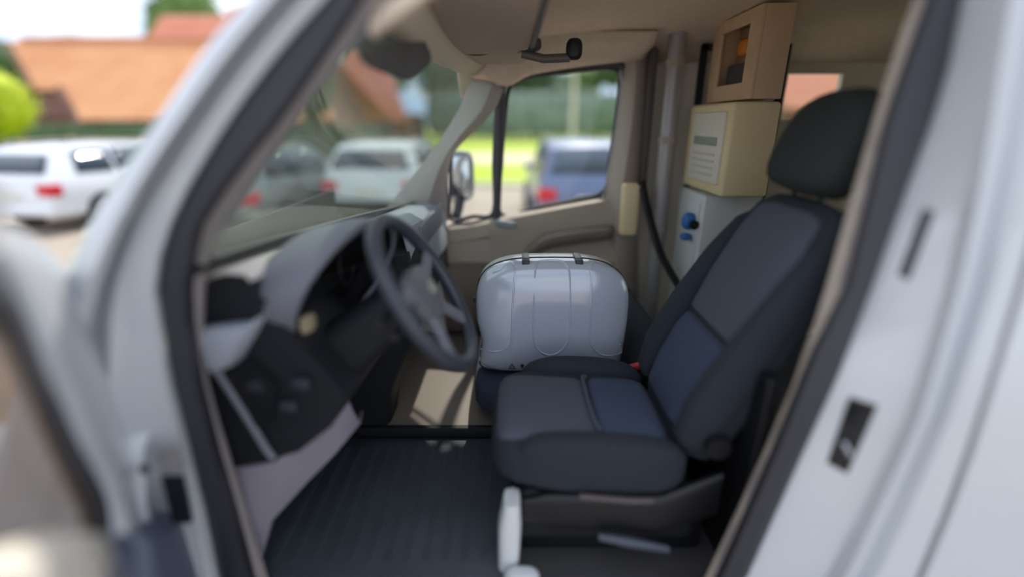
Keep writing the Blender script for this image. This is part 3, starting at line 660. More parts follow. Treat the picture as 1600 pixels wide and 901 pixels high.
# cargo back wall, unseen; rear window enlarged to let more light in
bk = struct('wall_back')
bm = B()
for lo, hi in (((3.56, .96, .62), (3.60, 2.62, 1.0)), ((3.56, .96, 2.2), (3.60, 2.62, 2.28)), ((3.56, .96, 1.0), (3.60, 1.08, 2.2)), ((3.56, 2.5, 1.0), (3.60, 2.62, 2.2)), ((3.56, 1.75, 1.0), (3.60, 1.85, 2.2))): box(bm, lo, hi)
finish(bm, 'back_panel', mat('back_lining', (176, 164, 146), .85), bk, smooth=False)
bm = B(); box(bm, (3.575, 1.08, 1.0), (3.585, 2.5, 2.2)); finish(bm, 'pane', M['glass'], bk, smooth=False)
ns = struct('wall_left', 'inner lining of the near side behind the driver')
bm = B(); box(bm, (.90, .96, .62), (3.6, .985, 2.28)); finish(bm, 'lining', mat('side_lining', (208, 198, 180), .85), ns, smooth=False)

# ================================================================== DASHBOARD
da = thing('dashboard', 'grey and black dashboard running under the windshield', 'dashboard', (-.6, 1.8, 1.0))
# main body
def dashprof(y):
    k = max(0, min(1, (y-1.45)/.5)); s = .10*k
    return [(-.67, 1.555), (-.575, 1.56), (-.565+s*.6, 1.50+s*.3), (-.52+s*.6, 1.49+s*.3), (-.50+s, 1.47), (-.53+s*1.3, 1.44), (-.515+s*1.3, 1.40), (-.465+s*.9, 1.33), (-.42+s*.5, 1.245), (-.465, 1.165), (-.56, 1.09), (-.66, 1.06), (-.9, 1.0), (-.95, 1.4)]
bm = B(); ys = [.985, 1.0, 1.45, 1.6, 1.75, 1.95, 2.3, 2.58]
rows = [[Vector((x+(.02*i/8), y, z)) for i, (x, z) in enumerate([(a, b-.018-.085*(y-.97)) for a, b in dashprof(y)])] for y in ys]
R = [[bm.verts.new(p) for p in r] for r in rows]; n = len(R[0])
for A_, D_ in zip(R, R[1:]):
    for i in range(n): bm.faces.new((A_[i], A_[(i+1) % n], D_[(i+1) % n], D_[i]))
bm.faces.new(R[0][::-1]); bm.faces.new(R[-1])
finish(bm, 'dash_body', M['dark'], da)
# pale top skin
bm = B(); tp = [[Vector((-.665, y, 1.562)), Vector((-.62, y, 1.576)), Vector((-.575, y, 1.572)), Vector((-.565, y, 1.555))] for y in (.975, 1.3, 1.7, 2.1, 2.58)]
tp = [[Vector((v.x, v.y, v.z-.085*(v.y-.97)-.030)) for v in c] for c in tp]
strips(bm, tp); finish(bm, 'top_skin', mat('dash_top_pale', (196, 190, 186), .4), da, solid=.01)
# passenger-side top, lighter blue grey
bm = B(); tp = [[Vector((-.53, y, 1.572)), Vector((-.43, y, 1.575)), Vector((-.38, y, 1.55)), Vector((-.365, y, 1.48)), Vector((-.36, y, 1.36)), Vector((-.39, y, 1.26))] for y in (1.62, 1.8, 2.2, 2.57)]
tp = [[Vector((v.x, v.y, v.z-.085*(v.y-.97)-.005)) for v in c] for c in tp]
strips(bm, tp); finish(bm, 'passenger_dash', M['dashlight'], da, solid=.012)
bm = B(); box(bm, (-.385, 1.85, 1.36), (-.355, 2.45, 1.46), .01); finish(bm, 'glove_box', M['dashgrey'], da)
# side vent pod (light)
bm = B(); c = P(352, 540, .97); loft(bm, [(P(332, 545, .96), (.0, .03, 0), (0, 0, .055)), (P(362, 538, .965), (.01, .035, 0), (0, 0, .05)), (P(392, 520, .98), (.01, .03, 0), (.01, 0, .03)), (P(418, 495, .99), (.01, .02, 0), (.01, 0, .016))], 20, 3); finish(bm, 'side_vent_pod', M['dashlight'], da)
# instrument hood: tunnel
def arc(x, yc, zc, ry, rz, a0=-35, a1=215, n=22, tilt=.0):
    o = []
    for i in range(n+1):
        a = math.radians(a0+(a1-a0)*i/n); z = zc+rz*math.sin(a); o.append(Vector((x-tilt*(z-zc), yc+ry*math.cos(a), z)))
    return o
def yaw_(c, k=.26, y0=1.22):
    return [Vector((v.x+k*(v.y-y0), v.y, v.z)) for v in c]
hood = [yaw_(arc(-.60, 1.20, 1.46, .17, .09, tilt=-.3), .1), yaw_(arc(-.56, 1.20, 1.46, .20, .130, tilt=-.35), .14), yaw_(arc(-.49, 1.20, 1.46, .218, .150, tilt=-.42), .2), yaw_(arc(-.435, 1.20, 1.455, .220, .158, tilt=-.46)), yaw_(arc(-.43, 1.20, 1.455, .200, .142, tilt=-.46))]
bm = B(); strips(bm, hood); finish(bm, 'instrument_hood', M['dashgrey'], da, solid=.006)
inner = [yaw_(arc(-.432, 1.20, 1.455, .200, .142, 0, 360, tilt=-.46)), yaw_(arc(-.49, 1.20, 1.46, .185, .130, 0, 360, tilt=-.4)), yaw_(arc(-.50, 1.20, 1.46, .001, .001, 0, 360))]
bm = B(); strips(bm, inner); cl = finish(bm, 'instrument_cluster', mat('cluster_black', (10, 10, 12), .7, spec=.2), da, solid=.004)
bm = B(); tube(bm, yaw_(arc(-.43, 1.20, 1.455, .210, .150, 0, 354, n=40, tilt=-.46)), .010, 8, closed=True); finish(bm, 'cluster_bezel', M['dashgrey'], da)
for yy in (1.12, 1.28):
    bm = B(); tube(bm, [Vector((-.482+.26*(yy-1.22), yy+.055*math.cos(a*math.pi/12), 1.47+.055*math.sin(a*math.pi/12))) for a in range(24)], .004, 6, closed=True); finish(bm, 'gauge_ring', M['dark'], cl)
bm = B(); pillow(bm, P(482, 505, 1.04), (.02, .03, 0), (0, .03, .0), (0, 0, .045)); finish(bm, 'light_switch', mat('switch_ochre', (150, 138, 112), .5), da)
# lower near dash face with square vent & frame
bm = B(); plate(bm, [P(352, 585, .975), P(392, 560, .975), P(436, 600, .975), P(428, 655, .975), P(395, 668, .975)], (0, -1, .1), .012); pn = finish(bm, 'square_vent', M['darker'], da, smooth=False)
for k in range(4):
    bm = B(); tube(bm, [P(360+9*k, 585+9*k, .96), P(396+9*k, 566+9*k, .96)], .003, 6); finish(bm, 'vent_slat', M['dark'], pn)
bm = B(); tube(bm, smoothpath([P(335, 575, .965), P(352, 598, .965), P(385, 650, .965), P(415, 700, .965), P(428, 716, .965)], 4), .009, 8); finish(bm, 'edge_strip', M['dashgrey'], da)
for c_ in ((398, 603), (450, 635), (470, 600)):
    bm = B(); box(bm, P(c_[0], c_[1], .965)-Vector((.02, .006, .014)), P(c_[0], c_[1], .965)+Vector((.02, .006, .014)), .004); finish(bm, 'switch', mat('switch_dark', (48, 52, 62), .5), da)
# lower kick panel (lavender grey)
bm = B(); kp = [(348, 738), (428, 722), (480, 680), (540, 622), (552, 655), (505, 710), (440, 775), (418, 815), (408, 860), (400, 905), (380, 905), (365, 820)]

ku = [P(a, b, y) for a, b, y in ((346, 736, .975), (390, 730, .975), (430, 722, .98), (480, 682, 1.03), (515, 648, 1.07), (542, 618, 1.10))]
kl = [P(a, b, y) for a, b, y in ((380, 910, .975), (405, 880, .98), (424, 812, 1.0), (476, 755, 1.04), (522, 708, 1.08), (562, 660, 1.12))]
strips(bm, [[v+Vector((0, .06, .0)) for v in ku], ku, [a.lerp(b, .5)+Vector((0, -.006, 0)) for a, b in zip(ku, kl)], kl, [v+Vector((-.01, .06, 0)) for v in kl]]); S(finish(bm, 'trim_3', M['kick'], solid=.006), 'grey kick panel below the near end of the dashboard')
# centre stack and console
bm = B(); loft(bm, [((-.62, 1.72, .66), (.12, 0, 0), (0, .10, 0)), ((-.60, 1.72, .85), (.13, 0, 0), (0, .11, 0)), ((-.52, 1.72, 1.05), (.14, 0, 0), (0, .15, 0)), ((-.46, 1.72, 1.25), (.12, 0, 0), (0, .17, 0)), ((-.44, 1.72, 1.42), (.08, 0, 0), (0, .17, 0))], 28, 5); finish(bm, 'centre_stack', M['dark'], da)
bm = B(); box(bm, (-.335, 1.62, 1.26), (-.32, 1.82, 1.36), .01); finish(bm, 'radio', M['darker'], da)
# gear lever on the stack
gl_ = thing('gear_lever', 'gear lever standing on the centre stack behind the steering wheel', 'lever', (-.35, 1.66, 1.14))
bm = B(); tube(bm, smoothpath([(-.40, 1.66, 1.12), (-.34, 1.65, 1.17), (-.31, 1.63, 1.24)], 4), .010, 8); finish(bm, 'shaft', M['dashgrey'], gl_)
bm = B(); pillow(bm, (-.31, 1.63, 1.265), (0, 0, .075), (.045, 0, 0), (0, .045, 0), e=2.6); finish(bm, 'knob', M['darker'], gl_)
# pedals
pd = thing('pedal_set', 'dark brake and clutch pedals deep in the driver footwell', 'pedals', (-.72, 1.2, .8))
for yy in (1.10, 1.26):
    bm = B(); obox(bm, (-.70, yy, .80), (.02, 0, .02), (0, .08, 0), (-.04, 0, .06), .006); finish(bm, 'pedal_pad', M['darker'], pd)
    bm = B(); tube(bm, [(-.71, yy, .81), (-.80, yy, 1.05)], .010, 8); finish(bm, 'pedal_arm', M['dark'], pd)

# ================================================================== STEERING WHEEL
E = math.radians(31); WC = Vector((-.222, 1.16, 1.435)); WA = Vector((math.cos(E), 0, math.sin(E))); WU = Vector((-math.sin(E), 0, math.cos(E))); WV = Vector((0, 1, 0))
sw = thing('steering_wheel', 'dark four-spoke steering wheel with a grey hub in front of the driver seat', 'steering wheel', tuple(WC))
RW = .21
def wp(a, r, h=0): return WC+WU*math.cos(a)*r+WV*math.sin(a)*r+WA*h
bm = B(); tube(bm, [wp(2*math.pi*i/56, RW) for i in range(56)], .019, 12, closed=True); finish(bm, 'rim', mat('wheel_leather', (56, 60, 70), .42), sw)
bm = B(); loft(bm, [(WC-WA*.045, WV*.062, WU*.055), (WC-WA*.02, WV*.085, WU*.072), (WC+WA*.005, WV*.08, WU*.068), (WC+WA*.016, WV*.05, WU*.045)], 28, 3.2); finish(bm, 'hub', mat('hub_grey', (98, 98, 104), .5), sw)
for a in (math.radians(75), math.radians(-75), math.radians(140), math.radians(-140)):
    bm = B(); pa, pb = wp(a, .05, -.012), wp(a, RW-.005, 0); t_ = (pb-pa).normalized(); s2 = t_.cross(WA)
    loft(bm, [(pa, s2*.030, WA*.012), (pa.lerp(pb, .5), s2*.019, WA*.010), (pb, s2*.022, WA*.009)], 16, 3); finish(bm, 'spoke', M['dashgrey'], sw)
bm = B(); cyl(bm, WC+WA*.015, WC+WA*.019, .026, 24); finish(bm, 'emblem_plate', M['chrome'], sw)
bm = B(); loft(bm, [(WC-WA*.26-Vector((0, 0, .02)), WV*.075, WU*.08), (WC-WA*.12, WV*.065, WU*.065), (WC-WA*.04, WV*.058, WU*.058)], 24, 3); finish(bm, 'column_shroud', M['dark'], sw)
for s, ln in ((-1, .14), (-1, .12), (1, .14)):
    z_ = .02 if ln == .14 else -.03
    bm = B(); tube(bm, smoothpath([WC-WA*.08+WV*s*.05+WU*z_, WC-WA*.075+WV*s*.11+WU*z_, WC-WA*.07+WV*s*(.05+ln)+WU*(z_+.01)], 4), .009, 8, rs=None); finish(bm, 'stalk', M['darker'], sw)
bm = B(); cyl(bm, P(577, 542, 1.22), P(577, 542, 1.22)+Vector((.03, -.01, .005)), .02, 16); finish(bm, 'ignition_lock', M['dashlight'], da)

# ================================================================== DRIVER SEAT
SY = 1.27
ds = thing('driver_seat', 'dark blue-grey fabric driver seat facing left, nearest the open door', 'seat', (.2, SY, .65))
# cushion: centre front, centre rear, bolsters
up = Vector((.07, 0, 1)).normalized(); fw = Vector((1, 0, -.055)).normalized()
def pil(name, c, a, b, d, m, par, e=4.5, n=36, mm=12):
    bm = B(); pillow(bm, c, a, b, d, e, n, mm); return finish(bm, name, m, par)
cu = pil('cushion', (.205, SY-.018, .965), fw*.53, Vector((0, .465, 0)), up*.155, M['fabdark'], ds)
pil('cushion_front_panel', (.10, SY-.028, .985), fw*.30, Vector((0, .345, 0)), up*.145, M['fab'], cu, e=6)
pil('cushion_rear_panel', (.335, SY-.025, .978), fw*.20, Vector((0, .34, 0)), up*.14, M['fabblue'], cu, e=6)
pil('side_bolster', (.24, SY-.213, .978), fw*.46, Vector((0, .085, .0)), up*.17, M['fabdark'], cu, e=3.4)
pil('side_bolster', (.245, SY+.212, .984), fw*.43, Vector((0, .105, .0)), up*.175, M['fabdark'], cu, e=2.6)
bm = B(); tube(bm, smoothpath([(.245, SY-.17, 1.045), (.232, SY-.1, 1.052), (.232, SY+.1, 1.052), (.245, SY+.13, 1.045)], 4), .007, 8); finish(bm, 'seam', mat('seam_piping', (70, 78, 94), .8), cu)
# backrest
bu = Vector((.40, 0, .93)).normalized(); bn = Vector((-.93, 0, .40)).normalized(); B0 = Vector((.50, SY, .985))
def bs(h, y=0, n=0): return B0+bu*h+Vector((0, y, 0))+bn*n
bm = B(); st = []
for h, hw_, ht in ((-.03, .15, .04), (0, .20, .055), (.10, .235, .060), (.30, .245, .060), (.50, .240, .055), (.62, .225, .050), (.69, .195, .042), (.725, .14, .025), (.735, .06, .008)):
    st.append((bs(h, 0, -.01), Vector((0, hw_, 0)), bn*ht))
loft(bm, st, 36, 3.6); br = finish(bm, 'backrest', M['fabdark'], ds)
bm = B(); loft(bm, [(bs(h, .0, n_), Vector((0, w_, 0)), bn*t_) for h, w_, t_, n_ in ((.02, .10, .02, .03), (.04, .145, .04, .03), (.12, .16, .045, .032), (.24, .165, .045, .03), (.29, .16, .04, .025), (.305, .14, .02, .02))], 32, 5); finish(bm, 'lumbar_panel', M['fabblue'], br)
bm = B(); loft(bm, [(bs(h, .0, n_), Vector((0, w_, 0)), bn*t_) for h, w_, t_, n_ in ((.305, .14, .02, .02), (.32, .165, .04, .022), (.45, .172, .042, .020), (.60, .168, .040, .014), (.675, .15, .034, .008), (.71, .11, .02, .0))], 32, 5); finish(bm, 'upper_panel', M['fab'], br)
for s in (-1, 1):
    bm = B(); loft(bm, [(bs(h, s*y_, n_), Vector((0, w_, 0)), bn*t_) for h, y_, w_, t_, n_ in ((.02, .19, .02, .03, .03), (.05, .195, .038, .055, .035), (.15, .202, .044, .066, .042), (.32, .208, .042, .062, .036), (.50, .208, .036, .05, .022), (.62, .198, .028, .036, .008), (.66, .19, .012, .015, .0))], 24, 2.6); finish(bm, 'back_bolster', M['fabdark'], br)
# headrest
hrn = bn; hc = bs(.872, .0, .03)
bm = B(); stt = []
for t_ in [-.998, -.95, -.85, -.65, -.4, -.1, .2, .45, .65, .8, .9, .96, .99]:
    s_ = (1-abs(t_)**2.8)**(1/2.8) if t_ > 0 else (1-abs(t_)**5)**(1/5); stt.append((hc+bu*.135*t_+bn*(.012*(1-t_*t_)), Vector((0, .158*s_, 0)), bn*.064*s_))
loft(bm, stt, 36, 3.2); hr = finish(bm, 'headrest', M['headrest'], ds)
for s in (-1, 1):
    bm = B(); tube(bm, [bs(.68, s*.06, -.005), bs(.80, s*.06, .02)], .006, 10); finish(bm, 'headrest_post', M['dark'], hr)
# base
bm = B(); box(bm, (.02, SY-.235, .72), (.52, SY+.22, .895), .03, 3); finish(bm, 'seat_frame', M['dark'], ds)
bm = B(); loft(bm, [((.03, SY-.238, .84), (0, .012, 0), (0, 0, .04)), ((.10, SY-.245, .85), (0, .018, 0), (0, 0, .055)), ((.40, SY-.248, .84), (0, .018, 0), (0, 0, .06)), ((.56, SY-.240, .90), (0, .014, 0), (0, 0, .07))], 18, 4); finish(bm, 'side_cover', M['darker'], ds)
bm = B(); loft(bm, [(P(935, 838, .985), (0, .008, 0), (0, 0, .010)), (P(980, 846, .98), (0, .012, 0), (0, 0, .014)), (P(1045, 858, .985), (0, .008, 0), (0, 0, .012))], 16, 3); finish(bm, 'height_lever', mat('lever_grey', (70, 76, 88), .4), ds)
bm = B(); tube(bm, [P(905, 775, 1.0), P(985, 782, .995), P(1020, 782, 1.0)], .008, 8); finish(bm, 'adjuster_bar', mat('adjuster', (84, 74, 76), .5), ds)
bm = B(); box(bm, (.00, SY-.20, .65), (.56, SY+.20, .80), .02); finish(bm, 'seat_box', M['darker'], ds)
bm = B(); loft(bm, [((-.010, 1.03, .66), (.03, 0, 0), (0, .045, 0)), ((-.006, 1.03, .80), (.032, 0, 0), (0, .045, 0)), ((.0, 1.03, .885), (.022, 0, 0), (0, .035, 0))], 18, 3.5); finish(bm, 'box_corner', M['white'], ds)
bm = B(); cyl(bm, bs(.08, -.262, .0), bs(.08, -.24, .0), .032, 20); finish(bm, 'recline_knob', M['darker'], ds)
bm = B(); pillow(bm, P(815, 908, .955), (.10, 0, 0), (0, .06, 0), (0, 0, .075), e=3); finish(bm, 'floor_bracket', M['white'], ds)
# buckle
bk_ = thing('seat_belt_buckle', 'seat belt buckle with red button beside the driver cushion', 'buckle', (.44, 1.58, 1.0))
c = P(987, 574, 1.555); bm = B(); tube(bm, [c+Vector((.03, -.01, -.36)), c+Vector((.02, 0, -.20)), c+Vector((.0, 0, -.02))], .010, 8, flat=.5); finish(bm, 'stalk', M['darker'], bk_)
bm = B(); obox(bm, c+Vector((.008, 0, -.016)), (.045, .0, .012), (0, .022, 0), (-.012, 0, .045), .005); bb = finish(bm, 'buckle_body', M['darker'], bk_)
bm = B(); obox(bm, c+Vector((.004, -.006, .004)), (.046, .0, .016), (0, .026, 0), (-.006, 0, .020), .004); finish(bm, 'release_button', M['red'], bb)

# ================================================================== PASSENGER SEAT
ps = thing('passenger_seat', 'dark low passenger seat carrying the silver case', 'seat', (.2, 2.0, .65))
pc = pil('cushion', (.14, 1.97, .803), (.60, 0, 0), (0, .74, 0), (0, 0, .14), mat('passenger_fabric', (52, 58, 80), .95, noise=.1, nscale=320, bump=.3), ps, e=6)
bm = B(); box(bm, (-.06, 1.67, .65), (.42, 2.3, .76), .02); finish(bm, 'seat_base', M['darker'], ps)
bm = B(); loft(bm, [((.50, 1.98, .80), (0, .34, 0), (.05, 0, 0)), ((.52, 1.98, .90), (0, .36, 0), (.055, 0, 0)), ((.54, 1.98, 1.02), (0, .35, 0), (.05, 0, 0)), ((.55, 1.98, 1.07), (0, .31, 0), (.035, 0, 0)), ((.552, 1.98, 1.085), (0, .25, 0), (.015, 0, 0))], 32, 4); finish(bm, 'backrest', M['fabdark'], ps)

# ================================================================== SUITCASE
sc_ = thing('suitcase', 'glossy silver-grey hard case with dark latches standing on the passenger seat', 'suitcase', (.155, 1.78, .925))
CX, CZ, FY = .157, 1.116, 1.66; HWd, HH = .298, .229
def deform(p):
    zz = (p.z-CZ)/HH; xx = (p.x-CX)/HWd
    q = p.copy()
    if xx < 0: q.x += .020*math.exp(-((zz+.42)/.28)**2)*(-xx)**3; q.x -= .012*max(0, -zz-.75)*(-xx)**3*2
    if xx > 0: q.x -= .010*max(0, -zz)**1.0*xx**3
    q.z += .012*(1-xx*xx)*max(0, zz)**4
    if zz > 0 and xx > 0: q.z -= .012*xx**4*zz
    return q
def out_pt(a, r, ex=4.2):
    ca, sa = math.cos(a), math.sin(a); ex = ex if sa > 0 else ex+5*min(1, -sa*2)
    return CX+HWd*r*math.copysign(abs(ca)**(2/ex), ca), CZ+HH*r*math.copysign(abs(sa)**(2/ex), sa)
def rad_(x, z, ex=4.2):
    if z < CZ: ex = 6.5
    return (abs((x-CX)/HWd)**ex+abs((z-CZ)/HH)**ex)**(1/ex)
def fronty(x, z):
    r = min(1, rad_(x, z)); return FY+.055*(1-(1-r**5)**(1/2.0))+.010*((x-CX)/HWd)**2+.012*((z-CZ)/HH)**2
NA = 128
def ring_at(r, y=None):
    o = []
    for i in range(NA):
        a = 2*math.pi*i/NA; x, z = out_pt(a, r); o.append(deform(Vector((x, fronty(x, z) if y is None else y, z))))
    return o
bm = B(); rr = [.02, .2, .4, .55, .68, .78, .85, .90, .935, .96, .98, .992, 1.0]
rings = [ring_at(r) for r in rr]+[ring_at(1.0, FY+.095), ring_at(1.0, FY+.108), ring_at(.990, FY+.110)]
R = strips(bm, rings, True); bm.faces.new(R[0][::-1])
from mathutils.bvhtree import BVHTree
SHELL = BVHTree.FromBMesh(bm); finish(bm, 'front_shell', M['case'], sc_)
bm = B(); rings = [ring_at(1.003, FY+.104), ring_at(1.003, FY+.112)]; strips(bm, rings, True); finish(bm, 'seam_seal', M['ink'], sc_, solid=.003)
bm = B(); rings = [ring_at(.990, FY+.116), ring_at(1.0, FY+.118), ring_at(1.0, FY+.17)]+[ring_at(r, FY+.17+.07*(1-r)**.5*1.6) for r in (.99, .97, .93, .85, .6, .3, .02)]
R = strips(bm, rings, True); bm.faces.new(R[-1]); finish(bm, 'back_shell', M['casetop'], sc_)
def Pf(px, py):
    o = Vector((0, 0, CAM_Z)); d = (P(px, py, 1.6)-o).normalized(); h = SHELL.ray_cast(o, d)[0]
    if h is None: h = SHELL.find_nearest(P(px, py, FY))[0]
    return h
def ridge(pts, closed=False):
    q = smoothpath([Pf(*p) for p in pts], 6, closed); bm = B(); tube(bm, q, .0040, 8, closed=closed); return finish(bm, 'raised_ridge', M['case'], sc_)
ridge([(757, 414), (775, 408), (796, 410), (804, 420), (803, 445), (801, 480), (800, 520), (797, 538), (785, 547), (768, 549), (752, 545)])
ridge([(836, 425), (834, 480), (834, 525), (840, 545), (855, 554), (870, 552), (884, 540), (890, 520), (891, 480), (890, 430), (884, 412), (870, 407), (850, 407), (839, 412)], True)
ridge([(958, 412), (935, 409), (923, 414), (924, 435), (923, 480), (921, 520), (925, 540), (938, 553), (955, 555), (970, 550), (979, 545)])
for px_ in (821, 902):
    c = P(px_, 402, FY+.11); zt = CZ+HH
    bm = B(); x_ = c.x; top_z = deform(Vector((x_, 0, zt))).z
    box(bm, (x_-.0135, FY+.062, top_z-.004), (x_+.0135, FY+.150, top_z+.009), .003); la = finish(bm, 'latch', M['latch'], sc_)
    bm = B(); box(bm, (x_-.0145, FY+.046, top_z-.030), (x_+.0145, FY+.066, top_z+.007), .003); finish(bm, 'latch_hook', mat('latch_dark', (38, 38, 42), .4), la)
# bottom trim line, warning triangle, plug
bm = B(); bot = [deform(Vector((x, fronty(x, z)-.002, z))) for x, z in [out_pt(math.radians(a), .999) for a in range(205, 336, 3)]]
bot = [v+Vector((0, -.0, -.001)) for v in bot]; tube(bm, bot, .0028, 6); finish(bm, 'base_trim', M['ink'], sc_)
wc = Pf(801.5, 575); s_ = .0095
tri = [Pf(800, 567), Pf(794.8, 575), Pf(805.2, 575)]
bm = B(); tube(bm, [v+Vector((0, -.003, 0)) for v in tri], .0016, 6, closed=True); finish(bm, 'warning_triangle', M['ink'], sc_)
bm = B(); plate(bm, [v+Vector((0, -.001, 0)) for v in tri], (0, -1, 0), .0008); finish(bm, 'triangle_face', mat('label_tan', (150, 136, 116), .5), sc_, smooth=False)
bm = B(); c = Pf(816, 570); box(bm, c+Vector((-.006, -.004, -.007)), c+Vector((.006, .002, .004)), .001); box(bm, c+Vector((-.003, -.004, -.012)), c+Vector((.003, .002, -.006)), .001); finish(bm, 'plug', M['ink'], sc_)
bm = B(); c = P(741.5, 467, FY+.06); box(bm, c+Vector((-.004, -.012, -.010)), c+Vector((.004, .012, .010)), .002); finish(bm, 'side_buffer', M['ink'], sc_)

# ================================================================== CEILING FITTINGS
sh = thing('overhead_shelf', 'brown-grey overhead storage shelf above the windshield', 'shelf', (-.1, 1.8, 2.1))
bm = B(); loft(bm, [((-.08, yy, 2.145), (h_, 0, 0), (0, 0, v_)) for yy, h_, v_ in ((1.06, .12, .035), (1.10, .15, .05), (1.8, .155, .055), (2.35, .15, .05), (2.40, .12, .035))], 28, 4); finish(bm, 'shelf_body', mat('shelf_taupe', (166, 148, 134), .8), sh)
bm = B(); tube(bm, [(.078, 1.1, 2.14), (.075, 1.6, 2.115), (.072, 1.90, 2.11)], .012, 8); finish(bm, 'shelf_edge', M['seal2'], sh)
ln = thing('roof_lamp', 'small grey roof lamp beside the black handset under the ceiling', 'lamp', (.0, 2.0, 2.05))
bm = B(); c = P(812, 70, 1.95); pillow(bm, c, (.16, 0, 0), (0, .10, 0), (0, 0, .05)); finish(bm, 'lamp_housing', M['seal2'], ln)
bm = B(); pillow(bm, c+Vector((0, -.04, .0)), (.07, 0, 0), (0, .05, 0), (0, 0, .045)); finish(bm, 'lens', mat('lens_grey', (190, 184, 176), .4), ln)
hm = thing('handset', 'black handset on a bar hanging under the ceiling near the passenger window', 'handset', (.2, 1.95, 2.05))
bm = B(); tube(bm, [P(815, 84, 1.95), P(850, 92, 1.95), P(890, 90, 1.95)], .016, 10); finish(bm, 'bar', mat('bar_grey', (96, 88, 84), .5), hm)
bm = B(); pillow(bm, P(897, 77, 1.95), (.06, 0, 0), (0, .05, 0), (0, 0, .075), e=3); finish(bm, 'grip', M['ink'], hm)
bm = B(); cyl(bm, P(828, 66, 1.95), P(828, -10, 1.9), .014, 10); finish(bm, 'mount', M['dark'], hm)
bm = B(); tube(bm, smoothpath([P(712, 72, 2.0), P(740, 82, 2.0), P(770, 78, 1.98), P(800, 70, 1.95)], 5), .012, 8); tag(finish(bm, 'cable', mat('cable_brown', (84, 70, 60), .6)), 'dark brown cable looping along the ceiling to the roof lamp', 'cable')
# sun visor
sv = thing('sun_visor', 'dark grey sun visor folded down at the top of the windshield', 'visor', (-.3, 1.3, 2.0))
pts = [P(556, 62, 1.12), P(566, 98, 1.12), P(610, 118, 1.25), P(640, 124, 1.38), P(668, 98, 1.45), P(650, 60, 1.45), P(610, 34, 1.3), P(575, 20, 1.15)]
bm = B(); plate(bm, smoothpath(pts, 3, True), (.6, -.5, .3), .018); finish(bm, 'visor_blade', mat('visor_grey', (92, 92, 92), .8), sv, smooth=False)
bm = B(); tube(bm, [P(590, 10, 1.16), P(625, 40, 1.32), P(655, 72, 1.46)], .008, 8); finish(bm, 'visor_rod', M['dark'], sv)

# ================================================================== BEHIND THE SEATS
pt = thing('partition_post', 'pale vertical tube post behind the passenger door', 'post', (.80, 2.48, .65))
bm = B(); cyl(bm, (.775, 2.48, .64), (.775, 2.48, 2.26), .040, 24); finish(bm, 'tube', M['alu'], pt)
for z in (1.3, 1.75, 2.1):
    bm = B(); cyl(bm, (.775, 2.48, z), (.775, 2.48, z+.03), .046, 24); finish(bm, 'collar', M['trimbeige'], pt)
bm = B(); box(bm, (.665, 2.50, 1.5), (.70, 2.60, 2.18), .008); tag(finish(bm, 'rail_strip', mat('rail_brown', (84, 76, 72), .6)), 'dark vertical rail strip left of the pale tube post', 'rail')
bm = B()
fr_ = thing('rack_frame', 'dark rectangular rack frame behind the beige cabinet', 'rack', (.95, 2.5, 1.9))
for nm, lo, hi in (('upright', (.905, 2.5, 1.3), (.935, 2.53, 2.2)), ('upright', (1.30, 2.5, 1.3), (1.33, 2.53, 2.2)), ('crossbar', (.905, 2.5, 2.17), (1.33, 2.53, 2.2)), ('crossbar', (.905, 2.5, 1.9), (1.33, 2.53, 1.92))):
    bm = B(); box(bm, lo, hi, .004); finish(bm, nm, M['dark'], fr_)
# upper cabinet with opening on its forward face
uc = thing('wall_cabinet', 'beige open-fronted cabinet above the cream meter box', 'cabinet', (1.05, 2.2, 1.93))
X0, X1, Y0, Y1, Z0, Z1 = .935, 1.045, 1.98, 2.42, 1.935, 2.262
for nm, lo, hi in (('side_panel', (X0, Y0, Z0), (X1, Y0+.02, Z1)), ('side_panel', (X0, Y1-.02, Z0), (X1, Y1, Z1)), ('bottom_panel', (X0, Y0+.02, Z0), (X1, Y1-.02, Z0+.02)), ('top_panel', (X0, Y0+.02, Z1-.02), (X1, Y1-.02, Z1)), ('back_panel', (X1-.015, Y0+.02, Z0+.02), (X1, Y1-.02, Z1-.02))):
    bm = B(); box(bm, lo, hi, .003); finish(bm, nm, M['wood'], uc)
bm = B()
for lo, hi in (((X0-.012, Y0, Z0), (X0, Y0+.09, Z1)), ((X0-.012, Y1-.09, Z0), (X0, Y1, Z1)), ((X0-.012, Y0+.09, Z0), (X0, Y1-.09, Z0+.065)), ((X0-.012, Y0+.09, Z1-.05), (X0, Y1-.09, Z1))): box(bm, lo, hi, .002, 1)
finish(bm, 'face_frame', M['wood'], uc)
bm = B(); pillow(bm, (X0+.045, 2.2, Z0+.21), (.05, 0, 0), (0, .10, 0), (0, 0, .07), e=3); tag(finish(bm, 'orange_item', M['orange']), 'small orange item inside the beige open cabinet', 'lamp')  # plain orange plastic item in the opening, gives no light
bm = B(); box(bm, (X0+.02, 2.11, Z0+.022), (X0+.08, 2.31, Z0+.15), .01); tag(finish(bm, 'equipment_box', M['seal2']), 'grey box on the floor of the beige open cabinet', 'box')
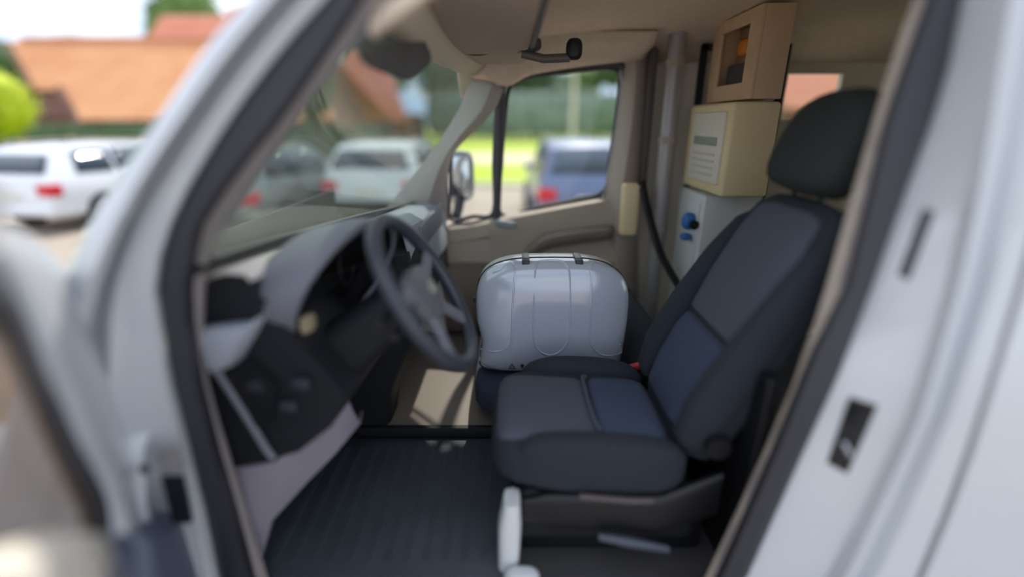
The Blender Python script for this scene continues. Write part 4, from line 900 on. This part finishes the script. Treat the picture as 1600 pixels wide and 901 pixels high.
# meter box
mb = thing('meter_box', 'cream electrical box with a pale labelled front, above the driver backrest', 'box', (1.0, 2.2, 1.56))
bm = B(); box(bm, (.86, 1.97, 1.555), (1.05, 2.44, 1.925), .015, 3); bx_ = finish(bm, 'box_body', M['cream'], mb)
bm = B(); box(bm, (.848, 2.01, 1.60), (.862, 2.35, 1.89), .006); dd_ = finish(bm, 'front_cover', M['sign'], mb)
bm = B(); box(bm, (.842, 2.05, 1.755), (.850, 2.30, 1.79), .003); finish(bm, 'display_strip', M['greypanel'], dd_)
for k in range(4):
    bm = B(); box(bm, (.843, 2.06, 1.63+k*.028), (.849, 2.30, 1.64+k*.028), .001, 1); finish(bm, 'vent_slat', M['wallw'], dd_)
# white panel with blue reel
wp_ = thing('white_unit', 'white cabinet below the cream meter box', 'cabinet', (.95, 2.3, 1.1))
bm = B(); box(bm, (.86, 2.12, .65), (1.12, 2.46, 1.54), .012); finish(bm, 'unit_body', M['white'], wp_)
bm = B(); box(bm, (.852, 2.16, 1.0), (.862, 2.42, 1.5), .004); finish(bm, 'unit_door', M['white'], wp_)
rl = thing('power_plug', 'blue and black plug hanging on the white cabinet', 'plug', (.84, 2.2, 1.45))
c = P(1076, 345, 2.20)
bm = B(); pillow(bm, c+Vector((0, 0, .0)), (.06, 0, 0), (0, .06, 0), (0, 0, .08), e=2.6); finish(bm, 'plug_cap', M['blue'], rl)
bm = B(); cyl(bm, c+Vector((.012, -.05, -.01)), c+Vector((.012, .01, -.01)), .020, 18); finish(bm, 'socket', M['ink'], rl)
bm = B(); pillow(bm, c+Vector((-.005, 0, -.075)), (.05, 0, 0), (0, .05, 0), (0, 0, .035), e=2.6); finish(bm, 'lower_cap', M['blue'], rl)
# cream box on far pillar
bm = B(); c0 = P(987, 326, 2.44); box(bm, c0+Vector((-.055, -.03, -.14)), c0+Vector((.035, .05, .13)), .02, 3); tag(finish(bm, 'control_box', M['cream']), 'small cream control box on the far pillar, right of the passenger window', 'box')
# far seat belt
bm = B(); q = smoothpath([P(1003, 283, 2.42), P(1008, 310, 2.40), P(1018, 350, 2.36), P(1032, 395, 2.30), P(1052, 432, 2.2), P(1075, 470, 2.1)], 5)
strips(bm, [[v+Vector((-.022, 0, 0)) for v in q], [v+Vector((.022, .012, 0)) for v in q]]); tag(finish(bm, 'seat_belt', M['ink'], solid=.003), 'black seat belt hanging from the far pillar beside the cream control box', 'seat belt')

# strip helper properties
for o in bpy.data.objects:
    if '_o' in o: del o['_o']
